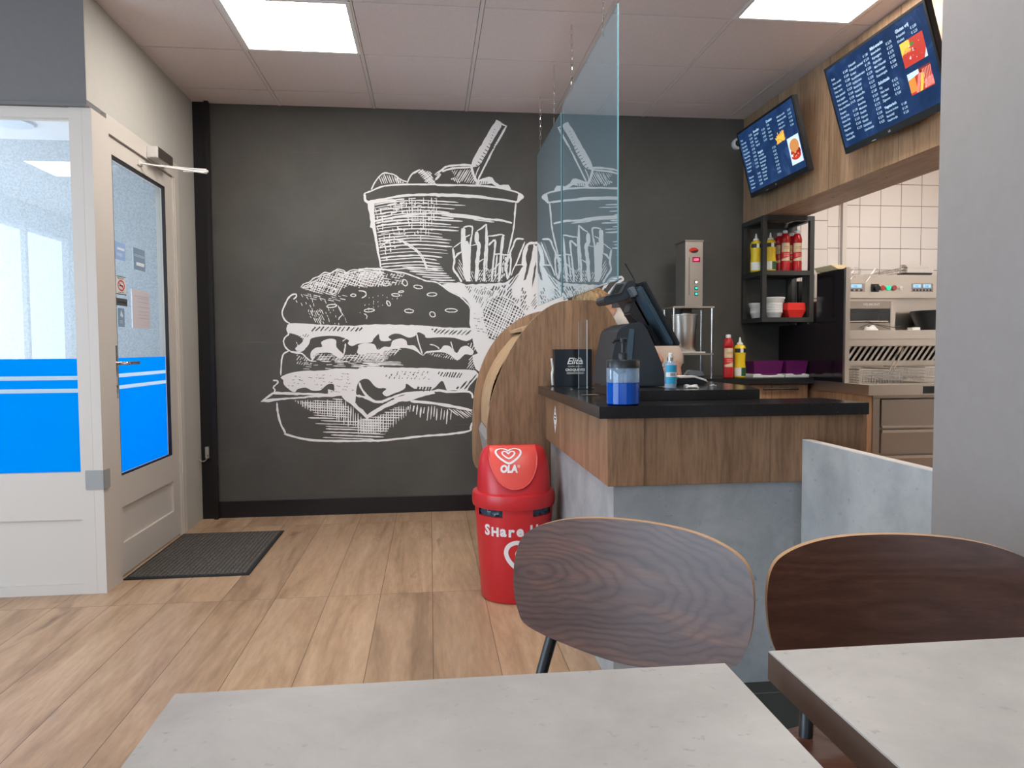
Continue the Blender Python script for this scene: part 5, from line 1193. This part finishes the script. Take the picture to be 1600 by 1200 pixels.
b = B(); x = aty(1430, 515, 4.4); box(b, x.x-.02, x.x+.035, 4.40, 4.45, 1.1965, 1.214); tag(obj('paper_tub', b, WHTL, None, bevel=.003), 'small white paper tub near the black pan on the fryer shelf', 'tub')
t = thing('black_pan', 'black pan standing upright on the fryer shelf beside the pillar', 'pan', (3.35, 4.55, 1.1955))
b = lathe(B(), [(.02, 0), (.13, .004), (.17, .10), (.175, .13), (.165, .13)], (3.36, 4.52, 1.1958), 40); obj('bowl', b, BLKPL, t, smooth=True)
b = tube(B(), [(3.50, 4.52, 1.31), (3.70, 4.50, 1.34)], .012, 8); obj('handle', b, BLKPL, t, smooth=True)
# wire racks, tray and foil on top of the control panel
ztop = 1.5728
def wire(name, label, paths, cat='rack', r_=.0022, loc=(2.7, 4.66, ztop)):
    t = thing(name, label, cat, loc); b = B()
    for p_ in paths: tube(b, p_, r_, 6)
    obj('wires', b, STEELD, t, smooth=True); return t
def q_(px_, py_, y=4.66): v = aty(px_, py_, y); return (v.x, y, v.z)
wire('wire_hook', 'bent wire hook on top of the fryer control panel, left one', [[q_(1322, 427), q_(1332, 426), q_(1336, 418), q_(1345, 420), q_(1344, 427), q_(1336, 433, 4.615), q_(1332, 428)], [q_(1322, 429), q_(1344, 428)], [q_(1332, 432, 4.615), q_(1328, 438, 4.612)]], 'wire hook')
wire('wire_hook', 'bent wire hook in front of the stacked trays, right one', [[q_(1350, 429), q_(1362, 428), q_(1368, 419), q_(1374, 422), q_(1373, 429), q_(1366, 433, 4.615), q_(1361, 428)], [q_(1360, 432, 4.615), q_(1353, 441, 4.612)], [q_(1388, 429), q_(1377, 445, 4.612)]], 'wire hook')
t = thing('wire_cooling_rack', 'stack of wire cooling racks leaning on top of the control panel', 'rack', (3.0, 4.66, ztop)); b = B()
for k in range(12): tube(b, [q_(1362+k*6, 429-k*.2, 4.63), q_(1378+k*5, 423-k*.5, 4.72)], .0016, 5)
for a, c in (((1362, 429), (1412, 418)), ((1368, 430), (1420, 420)), ((1375, 431), (1432, 424)), ((1410, 418), (1425, 421))): tube(b, [q_(*a, 4.64), q_(*c, 4.66)], .003, 6)
obj('wires', b, STEELD, t)
t = thing('foil_tray_stack', 'shiny foil trays stacked on a dark baking sheet above the fryer controls', 'tray stack', (3.2, 4.66, ztop))
(x0, _, z0), (x1, _, _) = q_(1408, 432), q_(1452, 431)
obj('baking_sheet', prism(B(), [(x0, ztop+.0005), (x1-.01, ztop+.0005), (x1, ztop+.014), (x0-.01, ztop+.014)], 'xz', 4.625, 4.695), BLKMET, t)
b = B(); box(b, x0+.02, x1+.01, 4.63, 4.69, ztop+.016, ztop+.045); prism(b, [(x0+.03, ztop+.046), (x1-.02, ztop+.046), (x1-.04, ztop+.064), (x0, ztop+.07)], 'xz', 4.635, 4.688); obj('foil_trays', b, CHROME, t, bevel=.004)
# splash panel at the left of the fryer
t = thing('splash_panel', 'black glossy splash panel with steel edge between rack and fryer', 'panel', (2.44, 4.4, .8805))
obj('panel', prism(B(), [(4.085, .8805), (4.90, .8805), (4.90, 1.24), (4.40, 1.24), (4.40, 1.552), (4.085, 1.552)], 'yz', 2.432, 2.446), BLKGLOSS, t); obj('steel_edge', bx(2.424, 2.452, 4.058, 4.084, .8805, 1.556), STEEL, t, bevel=.002)
t = thing('paper_bundle', 'stack of cream paper sheets lying on the splash panel top behind the rack', 'paper stack', (2.44, 4.24, 1.553))
b = B()
for k in range(5): box(b, 2.405-.004*k, 2.475+.006*(k % 3), 4.12+.01*k, 4.36, 1.553+.006*k, 1.558+.006*k)
obj('sheets', b, CREAML, t)

# ------------------------------------------------------------------ menu screens
def tv(name, yc, zb, W, Hh, tilt, xb, label):
    t = thing(name, label, 'menu screen', (xb, yc, zb)); st, ct = math.sin(tilt), math.cos(tilt)
    def fn(a, c, o=0): return (xb-c*st-o*ct, yc+W/2-a, zb+c*ct-o*st)   # a from the left, c up, o outwards
    def bb(b, a0, a1, c0, c1, o0, o1, mi=0):
        v = [b.verts.new(fn(*q)) for q in ((a0, c0, o0), (a1, c0, o0), (a1, c1, o0), (a0, c1, o0), (a0, c0, o1), (a1, c0, o1), (a1, c1, o1), (a0, c1, o1))]
        for f in ((3,2,1,0),(4,5,6,7),(0,1,5,4),(1,2,6,5),(2,3,7,6),(3,0,4,7)): b.faces.new([v[i] for i in f]).material_index = mi
        bmesh.ops.recalc_face_normals(b, faces=b.faces); return b
    obj('housing', bb(B(), 0, W, 0, Hh, -.030, 0), BLKPL, t, bevel=.003)
    b = B(); e = .012
    for q in ((0, W, Hh-e, Hh), (0, W, 0, .030), (0, e, .030, Hh-e), (W-e, W, .030, Hh-e)): bb(b, *q, .0002, .004)
    obj('bezel', b, BLKPL, t); obj('chrome_strip', bb(B(), -.0015, 0, 0, Hh, -.01, .004), STEEL, t)
    b = bb(B(), e, W-e, .030, Hh-e, .0002, .0015); s = obj('display', b, NAVY, t)
    b = B(); bb(b, W*.3, W*.34, .004, .006, .0042, .0045); put_text(b, 'LG', .013, lambda x, y: fn(W*.47+x, .009+y, .0045), bold=.0004); obj('brand_mark', b, GREYPL if 0 else WHTL, t)
    b = B(); box(b, xb+.034, 2.1745, yc-.12, yc+.12, zb+Hh*.25, zb+Hh*.6)
    obj('wall_bracket', b, BLKMET, t)
    return t, s, lambda u, v, o=.0022: fn(e+(W-2*e)*u, .030+(Hh-.030-e)*v, o)
NAVY = M('navy_menu_background', (.0, .0, .0), .25)
def _nv():
    q = NT(NAVY); n = q.noise(q.pos(), 7, 6, .65, .6); c = q.ramp(n, [(.3, (.006, .022, .075)), (.55, (.014, .045, .14)), (.75, (.05, .105, .25))])
    q.l(c, q.b.inputs['Emission Color']); q.b.inputs['Emission Strength'].default_value = .85
_nv()
MTX = M('menu_text_glow', (.1, .1, .1), .5, emit=(.42, .66, .90), es=.85)
def E_m(n_, c_, s_=1.0): return M(n_, (.0, .0, .0), .5, emit=c_, es=s_)
ER, EY, EO, EWH, EGR, EDR, ELR, EBN = [E_m('screen_'+a, c) for a, c in (('red', (.55, .035, .02)), ('yellow', (.95, .60, .08)), ('orange', (.75, .28, .05)), ('white', (.62, .78, .95)), ('green', (.05, .22, .03)), ('dark_red', (.22, .015, .01)), ('light_red', (.95, .25, .20)), ('bun_brown', (.60, .26, .08)))]
asp = .74/.43
def lines(b, fn, u, v, items, size=.036, dv=.047, prices=None, pu=None, head=None):
    if head: put_text(b, head, size*1.25, lambda x, y: fn(u+x/asp, v+.052+y), bold=.0016, sx=.95)
    for k, s in enumerate(items): put_text(b, s, size, lambda x, y, k=k: fn(u+x/asp, v-dv*k+y), bold=.0004, sx=.9)
    if prices:
        bp = B()
        for k, s in enumerate(prices): put_text(bp, '€ '+s, size, lambda x, y, k=k: fn(pu+x/asp, v-dv*k+y), bold=.0004, sx=.85)
        obj('price_column', bp, MTX, sA if fn is fA else sB)
    if len(b.verts): obj('menu_column', b, MTX, sA if fn is fA else sB)
tA, sA, fA = tv('menu_screen', 3.159, 2.062, .748, .433, .29, 2.10, 'nearer wall-mounted menu screen showing snack prices beside a red stew photo')
b = B()
lines(B(), fA, .035, .84, ['Friet', 'Friet zonder', 'Friet mayo', 'Friet curry', 'Friet speciaal', 'Friet joppie', 'Friet satesaus', 'Friet stoofvlees', 'Raspatat', 'Grote friet', 'Kleine friet', 'Gezinszak', 'Kapsalon'], prices=['2,40', '2,60', '2,80', '3,20', '3,20', '3,60', '3,95', '4,75'], pu=.175, size=.040, dv=.054)
lines(B(), fA, .035, .13, ['Uienringen', 'Kaassouffle'], size=.040, dv=.054)
lines(B(), fA, .175, .36, [], prices=['1,90', '2,00', '2,25', '2,30', '2,10'], pu=.175, size=.040, dv=.054)
lines(B(), fA, .245, .87, ['Frikandel', 'Frikandel speciaal', 'Kroket', 'Rundvleeskroket', 'Kalfskroket', 'Bamischijf', 'Nasischijf', 'Kaassouffle', 'Loempia', 'Berenhap', 'Mexicano', 'Shaslick', 'Kipcorn', 'Viandel', 'Gehaktbal', 'Lihanboutje'], prices=['1,80', '2,10', '1,90', '2,05', '2,30', '2,00', '2,10', '2,25', '2,60', '3,10', '2,60', '3,75', '2,40', '2,45', '2,75', '4,25'], pu=.405, size=.040, dv=.0525)
lines(B(), fA, .485, .84, ['Bitterballen', 'Kipnuggets', 'Kipkluifjes', 'Mini frikandel', 'Vlammetjes', 'Kaasstengels'], prices=['2,75', '2,25', '2,75', '2,95', '3,50', '3,30'], pu=.635, head='Mini-snacks', size=.040, dv=.052)
lines(B(), fA, .485, .44, ['Kip', 'Ham kaas', 'Varken', 'Zigeuner'], prices=['6,75', '6,75', '6,25', '7,00'], pu=.61, head='Schnitzels', size=.040, dv=.050)
lines(B(), fA, .485, .155, ['Groente kroket', 'Bamischijf', 'Kaasbroodje'], prices=['1,80', '1,90', '2,25'], pu=.64, head='Vegetarisch', size=.036, dv=.048)
lines(B(), fA, .735, .84, ['Frikandel', 'Kroket'], prices=['2,00', '2,25'], pu=.86, head='Gluten vrij', size=.040, dv=.052)
def photo(b, fn, u0, u1, v0, v1, seed, blobs, base=0):
    rr = random.Random(seed); g_ = lambda a, c, o=.0026: fn(u0+(u1-u0)*a, v0+(v1-v0)*c, o)
    poly(b, [(0, 0), (1, 0), (1, 1), (0, 1)], g_, base)
    for i, (pts, mi) in enumerate(blobs): poly(b, pts, lambda a, c, o=.0028+i*.00004: g_(a, c, o), mi)
    return g_, rr
b = B()
bl = [([(0, .45), (.42, .55), (.40, 1), (0, 1)], 1), ([(.40, .78), (1, .85), (1, 1), (.38, 1)], 0), ([(.05, .1), (.9, .12), (.98, .55), (.6, .8), (.2, .72), (.02, .5)], 0), ([(.40, .70), (.6, .72), (.55, .85), (.42, .82)], 4), ([(.86, .0), (1, .0), (1, .35), (.95, .2)], 3)]
for k in range(9): u_ = .04+.042*k; bl.append(([(u_, .52+.03*(k % 3)), (u_+.03, .52), (u_+.05, .95), (u_+.02, .97)], 1))
rr = random.Random(3)
for k in range(34):
    u_, v_ = rr.uniform(.1, .88), rr.uniform(.16, .72); s_ = rr.uniform(.02, .055); bl.append(([(u_, v_), (u_+s_, v_-s_*.3), (u_+s_*1.1, v_+s_*.8), (u_+.01, v_+s_)], rr.choice((5, 6, 6, 3, 0))))
photo(b, fA, .745, .945, .50, .765, 1, bl); obj('stew_photo', b, [ER, EY, EO, EWH, EGR, EDR, ELR], sA)
b = B(); bl = [([(0, .1), (.3, .1), (.3, .8), (0, .75)], 2), ([(.55, .45), (1, .5), (1, 1), (.5, 1)], 5), ([(.0, .70), (.5, .8), (.5, 1), (0, 1)], 3), ([(.22, .02), (.34, .0), (.60, .75), (.48, .85)], 6), ([(.38, .0), (.50, .02), (.72, .70), (.60, .80)], 1), ([(.58, .05), (1, .05), (1, .45), (.66, .42)], 6)]
for k in range(6): u_ = .6+.065*k; bl.append(([(u_, .42), (u_+.035, .44), (u_+.08, .9), (u_+.045, .93)], 6))
for k in range(24): u_, v_ = rr.uniform(.58, .95), rr.uniform(.06, .42); bl.append(([(u_, v_), (u_+.04, v_), (u_+.03, v_+.04)], rr.choice((0, 5, 3))))
photo(b, fA, .745, .945, .20, .43, 2, bl, 0); obj('sausage_photo', b, [ER, EY, EO, EWH, EGR, EDR, ELR], sA)
tB, sB, fB = tv('menu_screen', 4.261, 2.066, .733, .424, .25, 2.10, 'farther wall-mounted menu screen with a burger photo, nearest the black wall')
b = B()
lines(B(), fB, .03, .86, ['Friet', 'Friet mayo', 'Friet curry', 'Friet pinda', 'Friet speciaal', 'Friet oorlog', 'Friet stoof', 'Friet joppie', 'Familiezak', 'Raspatat'], prices=['2,40', '2,90', '3,00', '3,10', '3,50', '3,80', '4,25', '3,60', '9,50', '2,90'], pu=.20, size=.042, dv=.058)
lines(B(), fB, .03, .23, ['Mayonaise', 'Ketchup', 'Currysaus', 'Satesaus'], prices=['0,60', '0,60', '0,60', '0,90'], pu=.20, size=.042, dv=.058)
lines(B(), fB, .29, .82, ['Kipburger', 'Kaas', 'Bacon', 'Speciaal'], prices=['3,50', '4,00', '4,25', '4,75'], pu=.44, head='Broodjes', size=.042, dv=.055)
lines(B(), fB, .29, .48, ['Hamburger', 'Cheeseburger', 'Baconburger', 'Kipburger', 'Vegaburger', 'Visburger', 'Dubbel', 'Speciaal'], prices=['3,75', '4,25', '4,75', '4,25', '4,50', '4,50', '5,75', '4,95'], pu=.55, head='Burgers', size=.042, dv=.055)
lines(B(), fB, .54, .84, ['Cola', 'Sinas', 'Cassis', 'Ice tea', 'Water'], head='Dranken', size=.042, dv=.055)
lines(B(), fB, .72, .86, ['Milkshake vanille', 'Milkshake aardbei', 'Softijs klein', 'Softijs groot', 'Sundae'], prices=['3,25', '3,25', '1,50', '2,00', '3,00'], pu=.90, size=.038, dv=.055)
b = B(); poly(b, [(.64, .50), (.78, .52), (.78, .66), (.66, .62)], lambda a, c: fB(a, c, .0026), 2)
for k in range(60):
    u_, v_ = rr.uniform(.64, .77), rr.uniform(.50, .62); a_ = rr.uniform(0, 3.1); dx, dy = .035*math.cos(a_), .05*math.sin(a_)
    poly(b, [(u_, v_), (u_+dx, v_+dy), (u_+dx+.006, v_+dy+.006), (u_+.006, v_+.006)], lambda a, c, k=k: fB(a, c, .0028+k*.00001), 1)
obj('fries_photo', b, [ER, EY, EO], sB)
b = B(); el = lambda x, y, a, c, r_=0, n=20: [(x+a*math.cos(6.283*k/n)*math.cos(r_)-c*math.sin(6.283*k/n)*math.sin(r_), y+a*math.cos(6.283*k/n)*math.sin(r_)+c*math.sin(6.283*k/n)*math.cos(r_)) for k in range(n)]
bl = [(el(.5, .30, .40, .20), 3), (el(.5, .30, .42, .16), 0), (el(.52, .42, .42, .18), 5), (el(.5, .66, .40, .24), 7)]
for k in range(22): bl.append((el(rr.uniform(.15, .85), rr.uniform(.25, .48), .05, .04, n=7), rr.choice((0, 5, 6, 3, 2))))
photo(b, fB, .80, .98, .10, .50, 4, bl, 3); obj('burger_photo', b, [ER, EY, EO, EWH, EGR, EDR, ELR, EBN], sB)

# ------------------------------------------------------------------ tables
def table(name, x0, x1, y0, y1, label):
    t = thing(name, label, 'table', ((x0+x1)/2, (y0+y1)/2, 0), 'square cafe tables in the foreground')
    b = bx(x0, x1, y0, y1, .7055, .74)
    for f in b.faces: f.material_index = 0 if f.normal.z > .5 else 1
    b.normal_update()
    for f in b.faces: f.material_index = 0 if f.normal.z > .5 else 1
    obj('tabletop', b, [CONCT, TEDGE], t, bevel=.001)
    xc, yc = (x0+x1)/2, (y0+y1)/2
    b = B(); box(b, xc-.035, xc+.035, yc-.035, yc+.035, .014, .69); box(b, xc-.16, xc+.16, yc-.16, yc+.16, .69, .705); obj('column', b, BLKMET, t)
    obj('base_plate', bx(xc-.17, xc+.17, yc-.19, yc+.13, .0, .013), BLKMET, t, bevel=.003)
table('cafe_table', -.266, .326, .18, .775, 'left pale concrete-topped table in the foreground')
table('cafe_table', .388, .98, .205, .80, 'right pale concrete-topped table with brown edge beside the grey pillar')
# ------------------------------------------------------------------ chairs
OUT = [(0, .780), (.08, .777), (.14, .768), (.188, .751), (.212, .729), (.222, .69), (.221, .64), (.211, .600), (.188, .568), (.10, .541), (0, .528), (-.10, .541), (-.188, .568), (-.211, .600), (-.221, .64), (-.222, .69), (-.212, .729), (-.188, .751), (-.14, .768), (-.08, .777)]
def chair(name, L, Rr, label, face=None):
    face = face or WALNUT
    L = Vector(L); Rr = Vector(Rr); c = (L+Rr)/2; d = (Rr-L).normalized(); n = Vector((-d.y, d.x))   # n points to the chair's rear
    root = thing(name, label, 'chair', (0, 0, 0), 'walnut plywood chairs on the far side of the tables')
    # local frame: x across, y to the rear, z up
    ORG[root.name] = Vector((0, 0, 0))
    def surf(s, z, o=0): return Vector((s, .03*(1-(2*s/.445)**2)+.15*(z-.7)+o, z))
    so = spline(OUT, 5, True)
    b = B(); n_r = 7; cen = (0, .655); layers = []
    for side, o in ((0, 0), (1, .0135)):
        rings = []
        for k in range(n_r): f = (k+1)/n_r; rings.append([b.verts.new(surf(cen[0]+(s-cen[0])*f, cen[1]+(z-cen[1])*f, o)) for s, z in so])
        cv = b.verts.new(surf(*cen, o)); m_ = len(so)
        for i in range(m_):
            fs = [(cv, rings[0][i], rings[0][(i+1) % m_])]+[(a[i], q[i], q[(i+1) % m_], a[(i+1) % m_]) for a, q in zip(rings, rings[1:])]
            for f_ in fs: b.faces.new(f_ if side else f_[::-1]).material_index = 0
        layers.append(rings[-1])
    m_ = len(so)
    for i in range(m_): b.faces.new((layers[0][i], layers[0][(i+1) % m_], layers[1][(i+1) % m_], layers[1][i])).material_index = 1
    bmesh.ops.recalc_face_normals(b, faces=b.faces)
    obj('backrest', b, [face, PLYEDGE], root, smooth=True)
    b = B(); so2 = spline([(-.20, -.40), (-.215, -.20), (-.19, 0), (0, .01), (.19, 0), (.215, -.20), (.20, -.40), (0, -.43)], 5, True)
    prism(b, so2, 'xy', .448, .460, 0, 1); obj('seat', b, [WALNUT, PLYEDGE], root)
    for s in (-1, 1):
        b = tube(B(), spline([(s*.185, .10, .0), (s*.175, .02, .30), (s*.165, -.02, .44), (s*.15, .02, .56), (s*.14, .041, .66)], 5), .011, 10); obj('rear_leg', b, BLKMET, root, smooth=True)
        b = tube(B(), [(s*.20, -.42, 0), (s*.17, -.34, .445)], .011, 10); obj('front_leg', b, BLKMET, root, smooth=True)
    b = B(); tube(b, [(-.17, -.34, .436), (.17, -.34, .436)], .010, 8); tube(b, [(-.165, -.02, .436), (.165, -.02, .436)], .010, 8)
    for s in (-1, 1): tube(b, [(s*.168, -.34, .436), (s*.165, -.02, .436)], .010, 8)
    obj('seat_frame', b, BLKMET, root)
    root.location = (c.x, c.y, 0); root.rotation_euler = (0, 0, math.atan2(d.y, d.x)); return root
chair('plywood_chair', (.158, 1.38), (.519, 1.12), 'walnut plywood chair turned to the window, shining, behind the left table', WALNUTF)
chair('plywood_chair', (.545, 1.135), (.985, 1.04), 'dark walnut plywood chair squarely behind the right table by the pillar')

# ------------------------------------------------------------------ the member of staff bending behind the counter
per = thing('person', 'blonde person in a beige shirt bending down behind the cash register', 'person', (1.4, 4.33, 0))
def skin(name, verts, edges, rad, m, parent, sub=2, root=0):
    o0 = org(parent); me = bpy.data.meshes.new(name); me.from_pydata([tuple(Vector(v)-o0) for v in verts], edges, [])
    o = bpy.data.objects.new(name, me); C.objects.link(o); me.materials.append(m)
    md = o.modifiers.new('Skin', 'SKIN'); md.use_smooth_shade = True
    for i, sv in enumerate(me.skin_vertices[0].data):
        r_ = rad[i]; sv.radius = r_ if isinstance(r_, tuple) else (r_, r_); sv.use_root = (i == root)
    sb = o.modifiers.new('Subdivision', 'SUBSURF'); sb.levels = sub; sb.render_levels = sub
    o.parent = parent; ORG[o.name] = o0; return o
KP = 1.09
def back(v): p = CAM+(Vector(v)-CAM)*KP; return (p.x, min(p.y, 4.19+(p.y-4.19)*.2) if p.y > 4.19 else p.y, max(p.z, .04))
V = [(1.28, 3.88, .92), (1.22, 3.88, 1.06), (1.12, 3.88, 1.17), (1.03, 3.89, 1.235), (.965, 3.87, 1.262), (.90, 3.86, 1.26), (.855, 3.86, 1.25),
     (1.02, 3.74, 1.215), (1.10, 3.68, 1.08), (1.17, 3.68, 1.035), (1.195, 3.67, 1.01),
     (1.02, 3.97, 1.20), (1.04, 4.02, 1.06), (1.10, 3.99, .97), (1.13, 3.96, .955),
     (1.28, 3.80, .88), (1.30, 3.78, .50), (1.34, 3.78, .09), (1.28, 3.97, .88), (1.30, 3.95, .50), (1.34, 3.95, .09), (1.24, 3.78, .04), (1.24, 3.95, .04)]
V = [back(v) for v in V]
Ed = [(0, 1), (1, 2), (2, 3), (3, 4), (4, 5), (5, 6), (3, 7), (7, 8), (8, 9), (9, 10), (3, 11), (11, 12), (12, 13), (13, 14), (0, 15), (15, 16), (16, 17), (0, 18), (18, 19), (19, 20), (17, 21), (20, 22)]
Rd = [(.12, .14), (.12, .14), (.12, .15), (.10, .12), .055, .075, .06, .055, .043, .032, .028, .055, .043, .032, .028, .085, .06, .042, .085, .06, .042, .035, .035]
body = skin('body', V, Ed, Rd, SKIN, per)
b = lathe(B(), [(.001, -.115), (.045, -.105), (.078, -.06), (.088, 0), (.084, .045), (.06, .085), (.02, .102), (.001, .104)], (0, 0, 0), 28, sx=.9, sy=1.05)
# head bowed forward: face down and to the left
hm = Matrix.Translation(back((.865, 3.86, 1.335))) @ Matrix.Rotation(R(-62), 4, 'Y')
bmesh.ops.transform(b, matrix=hm, verts=b.verts); hd = obj('head', b, SKIN, per, smooth=True)
def hp(x, y, z): return hm @ Vector((x, y, z))
b = B()
for s in (-1, 1): bmesh.ops.create_uvsphere(b, u_segments=12, v_segments=8, radius=.012, matrix=Matrix.Translation(hp(-.074, s*.032, -.01)))
obj('eyes', b, WHT, hd, smooth=True)
b = prism(B(), [(0, 0), (.001, 0), (.001, .001)], 'xy', 0, .001); b.clear(); bmesh.ops.create_cone(b, segments=12, radius1=.014, radius2=.005, depth=.045, cap_ends=True, matrix=Matrix.Translation(hp(-.082, 0, -.03)) @ Matrix.Rotation(R(-62), 4, 'Y')); obj('nose', b, SKIN, hd, smooth=True)
b = tube(B(), [hp(-.068, -.022, -.068), hp(-.074, 0, -.068), hp(-.068, .022, -.068)], .005, 8); obj('mouth', b, M('lips', (.42, .15, .12), .5), hd, smooth=True)
for s in (-1, 1):
    b = B(); bmesh.ops.create_uvsphere(b, u_segments=12, v_segments=8, radius=.022, matrix=Matrix.Translation(hp(.0, s*.092, -.015)) @ Matrix.Diagonal((.8, .35, 1.2, 1))); obj('ear', b, SKIN, hd, smooth=True)
# hair: cap swept back into a low knot, with strand grooves
b = lathe(B(), [(.096, -.05), (.100, .0), (.096, .05), (.072, .096), (.03, .116), (.001, .118)], (0, 0, 0), 60, sx=.93, sy=1.06)
for v in b.verts:
    a = math.atan2(v.co.y, v.co.x); v.co *= 1+.018*math.sin(a*21+v.co.z*40)+.01*math.sin(a*9)
    if v.co.x < -.04 and v.co.z < .03: v.co.x *= .9
bmesh.ops.transform(b, matrix=hm, verts=b.verts); obj('hair', b, HAIR, hd, smooth=True)
shirt = skin('shirt', [V[0], V[1], V[2], V[3], V[4], V[7], V[8], tuple((Vector(V[8])*.05+Vector(V[9])*.95)), V[11], V[12], tuple((Vector(V[12])*.6+Vector(V[13])*.4))], [(0, 1), (1, 2), (2, 3), (3, 4), (3, 5), (5, 6), (6, 7), (3, 8), (8, 9), (9, 10)], [(.135, .155), (.14, .16), (.14, .17), (.118, .135), .062, .075, .062, .052, .075, .062, .052], SHIRT, per)
skin('trousers', [V[0], V[15], V[16], V[17], V[18], V[19], V[20]], [(0, 1), (1, 2), (2, 3), (0, 4), (4, 5), (5, 6)], [(.14, .16), .10, .075, .058, .10, .075, .058], TROU, per)
b = prism(B(), [(1.24, .70), (1.36, .70), (1.35, 1.02), (1.27, 1.03)], 'xz', 4.00, 4.012); obj('apron', b, M('light_grey_apron', (.52, .52, .54), .8), per, bevel=.003)
def hand(name, wr, dirv, upv, m=SKIN):
    wr = Vector(wr); dv = Vector(dirv).normalized(); uv = Vector(upv).normalized(); sv = dv.cross(uv).normalized()
    vs = [wr, wr+dv*.045]; es = [(0, 1)]; rs = [(.024, .018), (.034, .013)]
    for k, (o_, l_) in enumerate(((-.028, .062), (-.010, .072), (.009, .067), (.026, .052))):
        base = wr+dv*.078+sv*o_; vs += [base, base+dv*l_*.5-uv*.006, base+dv*l_*.85-uv*.024]; i = len(vs)-3; es += [(1, i), (i, i+1), (i+1, i+2)]; rs += [.0095, .0085, .007]
    base = wr+dv*.028-sv*.030; vs += [base, base+dv*.025-sv*.018-uv*.006, base+dv*.052-sv*.020-uv*.014]; i = len(vs)-3; es += [(0, i), (i, i+1), (i+1, i+2)]; rs += [.013, .010, .008]
    return skin(name, vs, es, rs, m, per, 1)
hand('hand', V[10], (.2, -.3, -.9), (.5, -.5, 0)); hand('hand', V[14], (.8, -.3, -.3), (0, 0, 1))
